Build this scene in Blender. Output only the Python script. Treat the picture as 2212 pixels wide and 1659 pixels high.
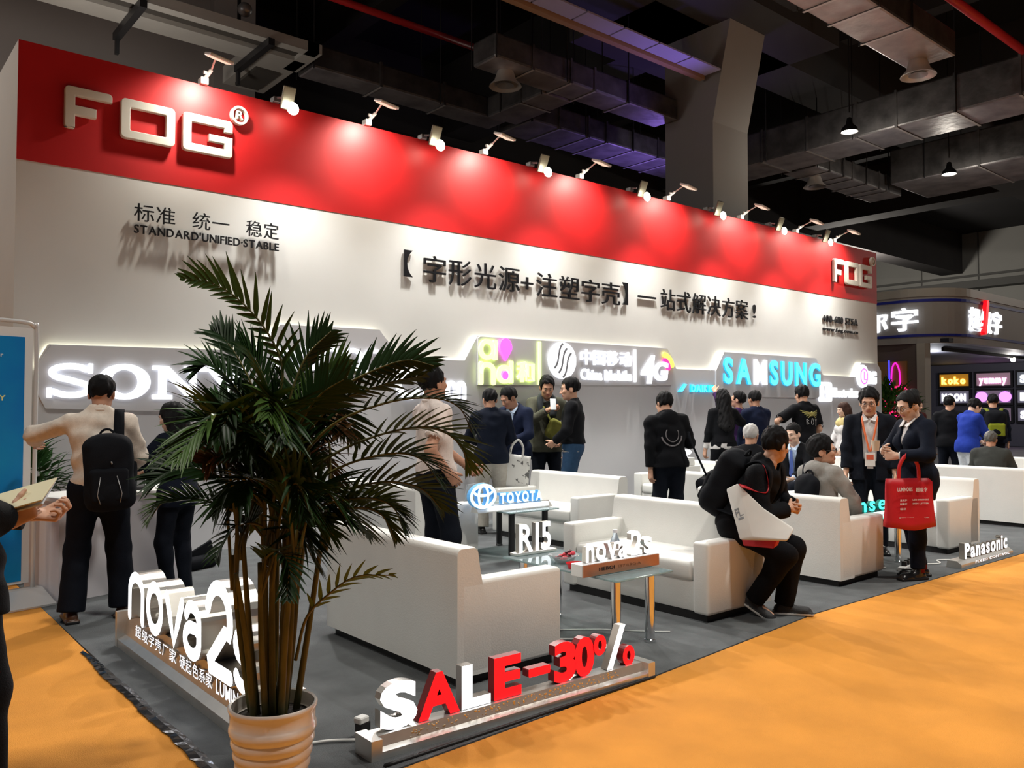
import bpy, bmesh, math, random
import numpy as np
from mathutils import Vector, Matrix
random.seed(7)
rng = np.random.RandomState(11)
for o in list(bpy.data.objects): bpy.data.objects.remove(o)
SC = bpy.context.scene
C = SC.collection
R = math.radians
PI = math.pi

# ------------------------------------------------------------------ camera
cam = bpy.data.cameras.new('camera')
cam.sensor_fit = 'HORIZONTAL'; cam.sensor_width = 36.0
cam.lens = 36.0 * 1796.0 / 2212.0
cam.clip_start = 0.05; cam.clip_end = 200
camo = bpy.data.objects.new('camera', cam); C.objects.link(camo)
camo.location = (0, 0, 1.4)
camo.rotation_euler = (R(90) + math.atan(55.5 / 1796.0), 0, R(50 - 90))
SC.camera = camo

# ------------------------------------------------------------------ world, exposure, hall lamps
w = bpy.data.worlds.new('hall_air'); SC.world = w; w.use_nodes = True
w.node_tree.nodes['Background'].inputs[0].default_value = (0.75, 0.8, 1.0, 1)
w.node_tree.nodes['Background'].inputs[1].default_value = 0.035
SC.view_settings.view_transform = 'Standard'; SC.view_settings.look = 'None'
SC.view_settings.exposure = 0.5; SC.view_settings.gamma = 1.0
SC.view_settings.use_curve_mapping = False
SC.cycles.use_denoising = True
SC.cycles.max_bounces = 6; SC.cycles.diffuse_bounces = 3; SC.cycles.glossy_bounces = 3
SC.cycles.transparent_max_bounces = 8; SC.cycles.sample_clamp_indirect = 4.0

def lamp(kind, loc, energy, col=(1, 1, 1), aim=None, size=0.3, spot=60, blend=0.5, parent=None):
    l = bpy.data.lights.new('lamp_light', kind); l.energy = energy; l.color = col
    if kind == 'AREA': l.shape = 'DISK'; l.size = size
    else: l.shadow_soft_size = size
    if kind == 'SPOT': l.spot_size = R(spot); l.spot_blend = blend
    o = bpy.data.objects.new('lamp_light', l); C.objects.link(o); o.location = loc
    if aim is not None:
        d = Vector(aim) - Vector(loc); o.rotation_euler = d.to_track_quat('-Z', 'Y').to_euler()
    if parent: o.parent = parent
    return o
# unseen spots added above the aisle for general hall light, without lamp housings
HALL = 1.0
for x, y, e in ((-1.6, 2.2, 650), (3.4, 0.2, 850), (8.0, 0.2, 950), (13.0, 0.6, 900), (19.0, 1.0, 800)):
    lamp('SPOT', (x, y, 8.4), e * HALL, (1.0, 0.95, 0.86), (x + .2, y + .9, 0), .3, 105, .7)

# unseen point lights added to brighten the left hall wall, far wall and ducts
for x, y, z, e in ((-3.5, 11.0, 6.5, 260), (3.0, 12.0, 5.2, 90), (38, 20, 7.5, 900), (40, 2, 7.5, 700)):
    lamp('POINT', (x, y, z), e * HALL, (1.0, 0.92, 0.82), None, .3)

# ------------------------------------------------------------------ materials
MATS = {}
def mat(name, col=(.8, .8, .8), rough=.5, metal=0., emit=None, es=0., noise=0., nscale=8., bump=0., bscale=40., trans=0., ior=1.45, alpha=1., sheen=0., coat=0., spec=.5, ncol=None, stretch=None):
    if name in MATS: return MATS[name]
    m = bpy.data.materials.new(name); m.use_nodes = True; MATS[name] = m
    nt = m.node_tree; b = nt.nodes['Principled BSDF']
    b.inputs['Base Color'].default_value = (*col, 1); b.inputs['Roughness'].default_value = rough
    b.inputs['Metallic'].default_value = metal; b.inputs['IOR'].default_value = ior
    b.inputs['Specular IOR Level'].default_value = spec
    if trans: b.inputs['Transmission Weight'].default_value = trans
    if coat: b.inputs['Coat Weight'].default_value = coat
    if sheen: b.inputs['Sheen Weight'].default_value = sheen
    if emit: b.inputs['Emission Color'].default_value = (*emit, 1); b.inputs['Emission Strength'].default_value = es
    if noise or bump:
        tc = nt.nodes.new('ShaderNodeTexCoord'); mp = nt.nodes.new('ShaderNodeMapping')
        nt.links.new(tc.outputs['Object'], mp.inputs[0])
        if stretch: mp.inputs['Scale'].default_value = stretch
    if noise:
        n = nt.nodes.new('ShaderNodeTexNoise'); n.inputs['Scale'].default_value = nscale; n.inputs['Detail'].default_value = 5
        nt.links.new(mp.outputs[0], n.inputs[0])
        r = nt.nodes.new('ShaderNodeValToRGB')
        c2 = ncol if ncol else tuple(max(0, c * (1 - noise)) for c in col)
        r.color_ramp.elements[0].position = .3; r.color_ramp.elements[1].position = .7
        r.color_ramp.elements[0].color = (*c2, 1); r.color_ramp.elements[1].color = (*col, 1)
        nt.links.new(n.outputs[0], r.inputs[0]); nt.links.new(r.outputs[0], b.inputs['Base Color'])
    if bump:
        n2 = nt.nodes.new('ShaderNodeTexNoise'); n2.inputs['Scale'].default_value = bscale; n2.inputs['Detail'].default_value = 3
        nt.links.new(mp.outputs[0], n2.inputs[0])
        bp = nt.nodes.new('ShaderNodeBump'); bp.inputs['Strength'].default_value = bump; bp.inputs['Distance'].default_value = .01
        nt.links.new(n2.outputs[0], bp.inputs['Height']); nt.links.new(bp.outputs[0], b.inputs['Normal'])
    return m
def lit(name, col, es):
    return mat(name, col, .4, emit=col, es=es)

WHITE = mat('white_paint', (.80, .80, .78), .55, noise=.05, nscale=1.5)
CLAD = mat('grey_white_board', (.70, .70, .73), .45, noise=.05, nscale=1.2)
RED = mat('red_paint', (.62, .014, .016), .5, noise=.08, nscale=1.5)
LETW = mat('ivory_acrylic', (.82, .80, .72), .4)
BLACKP = mat('black_acrylic', (.012, .012, .014), .35)
ORANGE = mat('orange_carpet', (.78, .315, .042), .95, noise=.22, nscale=2.2, bump=.5, bscale=260)
GREYC = mat('grey_carpet', (.135, .145, .152), .95, noise=.3, nscale=5, bump=.7, bscale=220)
LEATHER = mat('white_leather', (.80, .80, .77), .38, noise=.05, nscale=4, bump=.10, bscale=120)
DARKB = mat('black_plinth', (.012, .012, .013), .6)
CHROME = mat('chrome', (.75, .75, .77), .12, 1.)
BRUSH = mat('brushed_steel', (.62, .60, .56), .3, 1., bump=.12, bscale=60, stretch=(1, 40, 40))
BRUSHX = mat('brushed_silver', (.74, .73, .70), .34, .75, noise=.12, nscale=10)
COPPER = mat('copper_face', (.50, .24, .15), .35, .6, noise=.15, nscale=15)
GREYM = mat('grey_metal', (.35, .35, .36), .4, .6)
SILV = mat('silver_paint', (.7, .7, .7), .35, .3)
BLACKM = mat('black_metal', (.02, .02, .022), .45, .3)
BLACKF = mat('black_nylon', (.005, .006, .009), .8, bump=.25, bscale=300, spec=.15)
def glassmat():
    m = mat('table_glass', (.82, .95, .92), .03)
    nt = m.node_tree; b = nt.nodes['Principled BSDF']; out = nt.nodes['Material Output']
    tr = nt.nodes.new('ShaderNodeBsdfTransparent'); tr.inputs[0].default_value = (.80, .93, .90, 1)
    gl = nt.nodes.new('ShaderNodeBsdfGlossy'); gl.inputs['Roughness'].default_value = .03
    fr = nt.nodes.new('ShaderNodeFresnel'); fr.inputs[0].default_value = 1.6
    mx = nt.nodes.new('ShaderNodeMixShader')
    nt.links.new(fr.outputs[0], mx.inputs[0]); nt.links.new(tr.outputs[0], mx.inputs[1]); nt.links.new(gl.outputs[0], mx.inputs[2])
    df = nt.nodes.new('ShaderNodeBsdfDiffuse'); df.inputs[0].default_value = (.62, .74, .78, 1)  # pale blue diffuse stands in for bright reflections on the glass
    m2 = nt.nodes.new('ShaderNodeMixShader'); m2.inputs[0].default_value = .22
    nt.links.new(mx.outputs[0], m2.inputs[1]); nt.links.new(df.outputs[0], m2.inputs[2]); nt.links.new(m2.outputs[0], out.inputs[0])
    return m
GLASS = glassmat()
W8 = lit('white_led', (.93, .95, 1.0), 1.5)
W8S = lit('white_led_soft', (.90, .93, 1.0), .7)
BLUEE = lit('cyan_led', (.10, .62, .85), .95)
LIME = lit('lime_led', (.80, 1.0, .28), 1.6)
MAG = lit('magenta_led', (.92, .10, .80), 1.3)
GREENL = lit('green_led', (.04, .85, .68), 1.6)
REDL = lit('red_led', (.90, .004, .010), 1.0)

# ------------------------------------------------------------------ helpers
def tag(o, label=None, cat=None, group=None, kind=None):
    if label: o['label'] = label
    if cat: o['category'] = cat
    if group: o['group'] = group
    if kind: o['kind'] = kind
    return o
def thing(name, label, cat, loc=(0, 0, 0), rz=0., group=None):
    o = bpy.data.objects.new(name, None); C.objects.link(o); o.empty_display_size = .1
    o.location = loc; o.rotation_euler = (0, 0, rz)
    return tag(o, label, cat, group)
def meshobj(name, V, F, mats, parent=None, mi=None, smooth=True, loc=None):
    me = bpy.data.meshes.new(name)
    V = np.asarray(V, dtype=np.float32)
    if isinstance(F, np.ndarray):
        n, k = F.shape
        me.vertices.add(len(V)); me.vertices.foreach_set('co', V.ravel())
        me.loops.add(n * k); me.loops.foreach_set('vertex_index', F.ravel().astype(np.int32))
        me.polygons.add(n); me.polygons.foreach_set('loop_start', np.arange(0, n * k, k, dtype=np.int32))
        me.polygons.foreach_set('loop_total', np.full(n, k, dtype=np.int32))
    else:
        me.from_pydata([tuple(map(float, v)) for v in V], [], F)
    if not isinstance(mats, (list, tuple)): mats = [mats]
    for m in mats: me.materials.append(m)
    if mi is not None: me.polygons.foreach_set('material_index', np.asarray(mi, dtype=np.int32))
    if smooth: me.polygons.foreach_set('use_smooth', np.ones(len(me.polygons), dtype=bool))
    me.update(calc_edges=True); me.validate()
    o = bpy.data.objects.new(name, me); C.objects.link(o)
    if loc is not None: o.location = loc
    if parent: o.parent = parent
    return o
class MB:
    """collects shapes that become one mesh object"""
    def __init__(s): s.V = []; s.F = []; s.M = []
    def add(s, V, F, m=0):
        n = len(s.V); s.V += [tuple(v) for v in V]; s.F += [tuple(i + n for i in f) for f in F]; s.M += [m] * len(F); return s
    def box(s, x0, x1, y0, y1, z0, z1, m=0, bev=0., seg=3, mtx=None):
        bm = bmesh.new(); bmesh.ops.create_cube(bm, size=1)
        for v in bm.verts: v.co = Vector(((x0 + x1) / 2 + v.co.x * (x1 - x0), (y0 + y1) / 2 + v.co.y * (y1 - y0), (z0 + z1) / 2 + v.co.z * (z1 - z0)))
        if bev: bmesh.ops.bevel(bm, geom=list(bm.edges), offset=bev, segments=seg, profile=.5, affect='EDGES')
        if mtx is not None: bmesh.ops.transform(bm, matrix=mtx, verts=bm.verts)
        bm.verts.index_update()
        s.add([tuple(v.co) for v in bm.verts], [[v.index for v in f.verts] for f in bm.faces], m); bm.free(); return s
    def prism(s, poly, axis, a, b, m=0):
        """outline extruded along an axis: poly of 2D points; axis 'x': (y,z), 'y': (x,z), 'z': (x,y)"""
        def p(q, t): return {'x': (t, q[0], q[1]), 'y': (q[0], t, q[1]), 'z': (q[0], q[1], t)}[axis]
        n = len(poly); V = [p(q, a) for q in poly] + [p(q, b) for q in poly]
        F = [tuple(range(n))[::-1], tuple(range(n, 2 * n))] + [(i, (i + 1) % n, n + (i + 1) % n, n + i) for i in range(n)]
        return s.add(V, F, m)
    def tube(s, pts, r, m=0, n=10, cap=True):
        pts = [Vector(p) for p in pts]; rs = r if isinstance(r, (list, tuple)) else [r] * len(pts)
        V = []; F = []; prev = None
        for i, p in enumerate(pts):
            t = (pts[min(i + 1, len(pts) - 1)] - pts[max(i - 1, 0)])
            if t.length < 1e-9: t = Vector((0, 0, 1))
            t.normalize()
            if prev is None:
                a = Vector((0, 0, 1)) if abs(t.z) < .9 else Vector((1, 0, 0)); u = t.cross(a).normalized()
            else:
                u = (prev - t * prev.dot(t)).normalized()
            prev = u; v = t.cross(u)
            for k in range(n):
                an = 2 * PI * k / n; q = p + (u * math.cos(an) + v * math.sin(an)) * rs[i]; V.append(tuple(q))
        for i in range(len(pts) - 1):
            for k in range(n): F.append((i * n + k, i * n + (k + 1) % n, (i + 1) * n + (k + 1) % n, (i + 1) * n + k))
        if cap: F.append(tuple(range(n))[::-1]); F.append(tuple(range((len(pts) - 1) * n, len(pts) * n)))
        return s.add(V, F, m)
    def lathe(s, prof, cx=0, cy=0, n=40, m=0, z0=0):
        V = []; F = []
        for r, z in prof:
            for k in range(n): V.append((cx + r * math.cos(2 * PI * k / n), cy + r * math.sin(2 * PI * k / n), z0 + z))
        for i in range(len(prof) - 1):
            for k in range(n): F.append((i * n + k, i * n + (k + 1) % n, (i + 1) * n + (k + 1) % n, (i + 1) * n + k))
        if prof[0][0] > 1e-6: F.append(tuple(range(n))[::-1])
        if prof[-1][0] > 1e-6: F.append(tuple(range((len(prof) - 1) * n, len(prof) * n)))
        return s.add(V, F, m)
    def ball(s, c, r, m=0, n=14, sc=(1, 1, 1)):
        V = []; F = []
        for i in range(n + 1):
            th = PI * i / n
            for k in range(n * 2):
                ph = PI * k / n
                V.append((c[0] + sc[0] * r * math.sin(th) * math.cos(ph), c[1] + sc[1] * r * math.sin(th) * math.sin(ph), c[2] + sc[2] * r * math.cos(th)))
        N = 2 * n
        for i in range(n):
            for k in range(N): F.append((i * N + k, (i + 1) * N + k, (i + 1) * N + (k + 1) % N, i * N + (k + 1) % N))
        return s.add(V, F, m)
    def build(s, name, mats, parent=None, smooth=False, auto=None):
        o = meshobj(name, s.V, s.F, mats, parent, s.M, smooth)
        if auto: o.data.set_sharp_from_angle(angle=R(auto))
        return o
def one(name, mb, mats, label, cat, group=None, smooth=False, auto=None):
    return tag(mb.build(name, mats, None, smooth, auto), label, cat, group)
def struct(name, mb, mats, smooth=False, auto=None):
    return tag(mb.build(name, mats, None, smooth, auto), kind='structure')
def spl(pts, n=10, closed=False):
    """Catmull-Rom through points"""
    P = [np.array(p, float) for p in pts]
    if closed: P = [P[-1]] + P + [P[0], P[1]]
    else: P = [2 * P[0] - P[1]] + P + [2 * P[-1] - P[-2]]
    out = []
    for i in range(1, len(P) - 2):
        for k in range(n):
            t = k / n
            out.append(.5 * ((2 * P[i]) + (-P[i - 1] + P[i + 1]) * t + (2 * P[i - 1] - 5 * P[i] + 4 * P[i + 1] - P[i + 2]) * t * t + (-P[i - 1] + 3 * P[i] - 3 * P[i + 1] + P[i + 2]) * t ** 3))
    if not closed: out.append(P[-2])
    return [tuple(p) for p in out]

# ------------------------------------------------------------------ lettering
GLY = {}
def glyph(ch, bold=0.):
    """one glyph of the built-in font, extruded one unit deep, cap height 1"""
    key = (ch, bold)
    if key in GLY: return GLY[key]
    cu = bpy.data.curves.new('glyph', 'FONT'); cu.body = ch; cu.size = 1.0; cu.resolution_u = 4
    cu.extrude = .5; cu.offset = bold; cu.fill_mode = 'BOTH'
    ob = bpy.data.objects.new('glyph', cu); C.objects.link(ob)
    dg = bpy.context.evaluated_depsgraph_get(); me = ob.evaluated_get(dg).to_mesh()
    V = np.array([v.co[:] for v in me.vertices], dtype=float).reshape(-1, 3); F = [tuple(p.vertices) for p in me.polygons]
    ob.evaluated_get(dg).to_mesh_clear(); bpy.data.objects.remove(ob); bpy.data.curves.remove(cu)
    V[:, 2] += .5
    GLY[key] = (V, F); return GLY[key]
CAPH = None
def lettering(parent, text, x0, x1, z0, z1, depth, mats, bold=0., gap=.12, space=.35, part='letter', shear=0., off=0., cjk=False, mats_for=None, descend=False):
    """letters as parts of parent, in its local frame: x along the word, z up, -y the front; fitted into x0..x1, z0..z1 (cap height)"""
    ref = glyph('国' if cjk else 'H', bold)[0]; rl, rh = ref[:, 1].min(), ref[:, 1].max()
    items = []; pen = 0.
    for ch in text:
        if ch == ' ': pen += space; continue
        V, F = glyph(ch, bold)
        if len(V) == 0: continue
        a, b = V[:, 0].min(), V[:, 0].max()
        items.append((ch, V, F, pen - a)); pen += (b - a) + gap
    tot = pen - gap; sx = (x1 - x0) / tot; sz = (z1 - z0) / (rh - rl)
    out = []
    for i, (ch, V, F, dx) in enumerate(items):
        W = np.empty_like(V); zz = (V[:, 1] - rl) * sz
        W[:, 0] = x0 + (V[:, 0] + dx) * sx + shear * zz; W[:, 2] = z0 + zz; W[:, 1] = -(off + V[:, 2] * depth)
        mi = []
        for f in F:
            p = W[list(f)]; nn = np.cross(p[1] - p[0], p[2] - p[0]); mi.append(0 if (abs(nn[1]) > .7 * np.linalg.norm(nn) and p[:, 1].mean() < -(off + .6 * depth)) else 1)
        m = mats_for(i, ch) if mats_for else mats
        out.append(meshobj(part, W, F, m, parent, mi, smooth=False))
    return out
def ribbon(parent, name, strokes, width, depth, mats, off=0., closed=()):
    """flat-faced monoline letter: strokes = lists of (x,z); built as prisms with round ends"""
    mb = MB()
    for si, st in enumerate(strokes):
        P = [np.array(p, float) for p in st]; cl = si in closed
        L = []; Rr = []; n = len(P)
        for i in range(n):
            a = P[(i - 1) % n] if cl else P[max(i - 1, 0)]; b = P[(i + 1) % n] if cl else P[min(i + 1, n - 1)]
            t = b - a; t /= (np.linalg.norm(t) + 1e-9); nn = np.array((-t[1], t[0])) * width / 2
            L.append(P[i] + nn); Rr.append(P[i] - nn)
        if cl:
            V = []; F = []; M = []
            for y in (-off - depth, -off):
                V += [(p[0], y, p[1]) for p in L] + [(p[0], y, p[1]) for p in Rr]
            for i in range(n):
                j = (i + 1) % n
                F.append((i, n + i, n + j, j)); M.append(0)
                F.append((2 * n + i, 2 * n + j, 3 * n + j, 3 * n + i)); M.append(1)
                F.append((i, j, 2 * n + j, 2 * n + i)); M.append(1)
                F.append((n + i, 3 * n + i, 3 * n + j, n + j)); M.append(1)
            k = len(mb.V); mb.V += V; mb.F += [tuple(q + k for q in f) for f in F]; mb.M += M
        else:
            def capr(c, ang0):
                return [c + width / 2 * np.array((math.cos(ang0 + PI * k / 8), math.sin(ang0 + PI * k / 8))) for k in range(1, 8)]
            d0 = P[0] - P[1]; d1 = P[-1] - P[-2]
            endc = capr(P[-1], math.atan2(d1[1], d1[0]) - PI / 2); stc = capr(P[0], math.atan2(d0[1], d0[0]) - PI / 2)
            # strip of quads plus caps
            def quad(a, b, c, d, m):
                pass
            V = []; F = []; M = []
            for y in (-off - depth, -off):
                V += [(p[0], y, p[1]) for p in L] + [(p[0], y, p[1]) for p in Rr]
            for i in range(n - 1):
                j = i + 1
                F.append((i, n + i, n + j, j)); M.append(0)
                F.append((2 * n + i, 2 * n + j, 3 * n + j, 3 * n + i)); M.append(1)
                F.append((i, j, 2 * n + j, 2 * n + i)); M.append(1)
                F.append((n + i, 3 * n + i, 3 * n + j, n + j)); M.append(1)
            k = len(mb.V); mb.V += V; mb.F += [tuple(q + k for q in f) for f in F]; mb.M += M
            for cc, pa, pb in ((endc, Rr[-1], L[-1]), (stc, L[0], Rr[0])):
                poly = [pa] + cc + [pb]; m_ = len(poly); k = len(mb.V)
                mb.V += [(p[0], -off - depth, p[1]) for p in poly] + [(p[0], -off, p[1]) for p in poly]
                mb.F.append(tuple(k + q for q in range(m_))); mb.M.append(0)
                for q in range(m_ - 1): mb.F.append((k + q, k + m_ + q, k + m_ + q + 1, k + q + 1)); mb.M.append(1)
    return meshobj(name, mb.V, mb.F, mats, parent, mb.M, smooth=False)
def arc(cx, cz, rx, rz, a0, a1, n=14):
    return [(cx + rx * math.cos(R(a0 + (a1 - a0) * k / n)), cz + rz * math.sin(R(a0 + (a1 - a0) * k / n))) for k in range(n + 1)]
def polyletter(parent, name, outlines, depth, mats, off=0., bevel=0.):
    """outline letter with holes, from closed (x,z) outlines, front at -y"""
    cu = bpy.data.curves.new(name, 'CURVE'); cu.dimensions = '2D'; cu.fill_mode = 'BOTH'; cu.extrude = depth / 2 - bevel; cu.bevel_depth = bevel; cu.bevel_resolution = 1; cu.offset = -bevel
    for ol in outlines:
        s = cu.splines.new('POLY'); s.points.add(len(ol) - 1); s.use_cyclic_u = True
        for i, p in enumerate(ol): s.points[i].co = (p[0], p[1], 0, 1)
    ob = bpy.data.objects.new(name, cu); C.objects.link(ob)
    dg = bpy.context.evaluated_depsgraph_get(); me = ob.evaluated_get(dg).to_mesh()
    V = np.array([v.co[:] for v in me.vertices], dtype=float).reshape(-1, 3); F = [tuple(p.vertices) for p in me.polygons]
    ob.evaluated_get(dg).to_mesh_clear(); bpy.data.objects.remove(ob); bpy.data.curves.remove(cu)
    W = np.empty_like(V); W[:, 0] = V[:, 0]; W[:, 2] = V[:, 1]; W[:, 1] = -(off + depth / 2 + V[:, 2])
    mi = []
    for f in F:
        p = W[list(f)]; nn = np.cross(p[1] - p[0], p[2] - p[0]); mi.append(0 if (abs(nn[1]) > .7 * (np.linalg.norm(nn) + 1e-12) and p[:, 1].mean() < -(off + .6 * depth)) else 1)
    return meshobj(name, W, F, mats, parent, mi, smooth=False)
def rrect(x0, x1, z0, z1, r, n=5):
    out = []
    for cx, cz, a in ((x1 - r, z1 - r, 0), (x0 + r, z1 - r, 90), (x0 + r, z0 + r, 180), (x1 - r, z0 + r, 270)):
        out += [(cx + r * math.cos(R(a + 90 * k / n)), cz + r * math.sin(R(a + 90 * k / n))) for k in range(n + 1)]
    return out
# ------------------------------------------------------------------ implicit surfaces for figures, clothes and bags
def rotm(ax=(0, 0, 1), deg=0.): return np.array(Matrix.Rotation(R(deg), 3, Vector(ax)))
def unit(v): v = np.array(v, float); return v / (np.linalg.norm(v) + 1e-9)
class Field:
    def __init__(s, lo, hi, h):
        s.h = h; s.lo = np.array(lo, float) - 3 * h; n = np.ceil((np.array(hi, float) + 3 * h - s.lo) / h).astype(int) + 1
        s.ax = [(s.lo[i] + h * np.arange(n[i])).astype(np.float32) for i in range(3)]
        s.F = np.full(tuple(n), .3, np.float32)
    def sub(s, lo, hi, pad):
        sl = []
        for i in range(3):
            a = int(np.floor((lo[i] - pad - s.lo[i]) / s.h)); b = int(np.ceil((hi[i] + pad - s.lo[i]) / s.h)) + 1
            a = max(0, a); b = min(s.F.shape[i], b)
            if b <= a: return None
            sl.append(slice(a, b))
        return tuple(sl)
    def pts(s, sl):
        return (s.ax[0][sl[0]][:, None, None], s.ax[1][sl[1]][None, :, None], s.ax[2][sl[2]][None, None, :])
    def put(s, lo, hi, fn, k, op):
        pad = k + 2.5 * s.h + (.02 if op != 'u' else 0)
        sl = s.sub(lo, hi, pad)
        if sl is None: return s
        x, y, z = s.pts(sl); d = fn(x, y, z); f = s.F[sl]
        if op == 'u':
            if k > 0:
                t = np.clip(.5 + .5 * (f - d) / k, 0, 1); s.F[sl] = f * (1 - t) + d * t - k * t * (1 - t)
            else: s.F[sl] = np.minimum(f, d)
        elif op == 's':
            d = -d
            if k > 0:
                t = np.clip(.5 - .5 * (f - d) / k, 0, 1); s.F[sl] = f * (1 - t) + d * t + k * t * (1 - t)
            else: s.F[sl] = np.maximum(f, d)
        return s
    def cone(s, a, b, ra, rb, k=.02, op='u'):
        a = np.array(a, float); b = np.array(b, float); r = max(ra, rb); ab = b - a; L = float(ab @ ab) + 1e-9
        def fn(x, y, z):
            px, py, pz = x - a[0], y - a[1], z - a[2]
            t = np.clip((px * ab[0] + py * ab[1] + pz * ab[2]) / L, 0, 1)
            return np.sqrt((px - ab[0] * t) ** 2 + (py - ab[1] * t) ** 2 + (pz - ab[2] * t) ** 2) - (ra + (rb - ra) * t)
        return s.put(np.minimum(a, b) - r, np.maximum(a, b) + r, fn, k, op)
    def ell(s, c, r, M=None, k=.02, op='u'):
        c = np.array(c, float); r = np.array(r, float); M = np.eye(3) if M is None else M; q = r.max()
        def fn(x, y, z):
            p = (x - c[0], y - c[1], z - c[2])
            u = [(M[0, i] * p[0] + M[1, i] * p[1] + M[2, i] * p[2]) for i in range(3)]
            k0 = np.sqrt((u[0] / r[0]) ** 2 + (u[1] / r[1]) ** 2 + (u[2] / r[2]) ** 2) + 1e-6
            k1 = np.sqrt((u[0] / r[0] ** 2) ** 2 + (u[1] / r[1] ** 2) ** 2 + (u[2] / r[2] ** 2) ** 2) + 1e-6
            return k0 * (k0 - 1) / k1
        return s.put(c - q, c + q, fn, k, op)
    def box(s, c, hs, M=None, rad=.01, k=.01, op='u'):
        c = np.array(c, float); hs = np.array(hs, float); M = np.eye(3) if M is None else M; q = float(np.linalg.norm(hs))
        def fn(x, y, z):
            p = (x - c[0], y - c[1], z - c[2]); d = []
            for i in range(3): d.append(np.abs(M[0, i] * p[0] + M[1, i] * p[1] + M[2, i] * p[2]) - (hs[i] - rad))
            o = np.sqrt(np.maximum(d[0], 0) ** 2 + np.maximum(d[1], 0) ** 2 + np.maximum(d[2], 0) ** 2)
            return o + np.minimum(np.maximum(np.maximum(d[0], d[1]), d[2]), 0) - rad
        return s.put(c - q, c + q, fn, k, op)
    def cut(s, p, n):
        """keep the side the normal points away from"""
        n = unit(n); x, y, z = s.pts((slice(None),) * 3)
        s.F = np.maximum(s.F, ((x - p[0]) * n[0] + (y - p[1]) * n[1] + (z - p[2]) * n[2]).astype(np.float32)); return s
    def wrinkle(s, amp, f, seed=0, aniso=(1, 1, 1)):
        g = np.random.RandomState(seed); x, y, z = s.pts((slice(None),) * 3)
        acc = 0
        for i in range(4):
            kx, ky, kz = g.uniform(-1, 1, 3) * f * np.array(aniso); ph = g.uniform(0, 6.28, 2)
            k2 = g.uniform(-1, 1, 3) * f * .6
            acc = acc + np.sin(kx * x + ky * y + kz * z + ph[0] + 1.3 * np.sin(k2[0] * x + k2[1] * y + k2[2] * z + ph[1]))
        m = np.abs(s.F) < .04
        s.F = np.where(m, s.F + (acc * amp * .4).astype(np.float32), s.F).astype(np.float32); return s
    def mesh(s):
        F = s.F; S = F < 0; h = s.h
        n = F.shape; cn = [S[i:n[0] - 1 + i, j:n[1] - 1 + j, k:n[2] - 1 + k] for i in (0, 1) for j in (0, 1) for k in (0, 1)]
        anyv = cn[0].copy(); allv = cn[0].copy()
        for c in cn[1:]: anyv |= c; allv &= c
        I = np.argwhere(anyv & ~allv)
        if len(I) == 0: return np.zeros((0, 3)), np.zeros((0, 4), int)
        idx = np.full(anyv.shape, -1, np.int64); idx[I[:, 0], I[:, 1], I[:, 2]] = np.arange(len(I))
        P = np.zeros((len(I), 3)); cnt = np.zeros(len(I))
        cor = [(i, j, k) for i in (0, 1) for j in (0, 1) for k in (0, 1)]
        val = {c: F[I[:, 0] + c[0], I[:, 1] + c[1], I[:, 2] + c[2]].astype(float) for c in cor}
        for c in cor:
            for a in range(3):
                if c[a] == 0:
                    d = list(c); d[a] = 1; d = tuple(d); f0 = val[c]; f1 = val[d]; m = (f0 < 0) != (f1 < 0)
                    t = np.where(m, f0 / np.where(m, f0 - f1, 1), 0); q = np.zeros((len(I), 3)); q[:] = c; q[:, a] = t
                    P[m] += q[m]; cnt[m] += 1
        V = s.lo + (I + P / cnt[:, None]) * h
        Q = []
        for a in range(3):
            b, c = (a + 1) % 3, (a + 2) % 3
            sl0 = [slice(None)] * 3; sl1 = [slice(None)] * 3; sl0[a] = slice(0, n[a] - 1); sl1[a] = slice(1, n[a])
            A = S[tuple(sl0)]; B = S[tuple(sl1)]; E = np.argwhere(A != B)
            if len(E) == 0: continue
            ok = (E[:, b] > 0) & (E[:, c] > 0) & (E[:, b] < n[b] - 1) & (E[:, c] < n[c] - 1); E = E[ok]
            fl = A[E[:, 0], E[:, 1], E[:, 2]]
            def cell(db, dc):
                G = E.copy(); G[:, b] -= db; G[:, c] -= dc; return idx[G[:, 0], G[:, 1], G[:, 2]]
            q = np.stack([cell(1, 1), cell(0, 1), cell(0, 0), cell(1, 0)], 1); q[~fl] = q[~fl][:, ::-1]
            Q.append(q)
        Q = np.concatenate(Q); Q = Q[(Q >= 0).all(1)]
        return V, Q
def ik(a, t, l1, l2, pole):
    a = np.array(a, float); t = np.array(t, float); d = t - a; L = np.linalg.norm(d); mx = (l1 + l2) * .998
    if L > mx: d = d / L * mx; L = mx; t = a + d
    u = d / (L + 1e-9); x = (l1 * l1 - l2 * l2 + L * L) / (2 * L); hgt = math.sqrt(max(l1 * l1 - x * x, 0))
    p = np.array(pole, float); p = p - u * (p @ u); p = unit(p)
    return a + u * x + p * hgt, t

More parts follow.
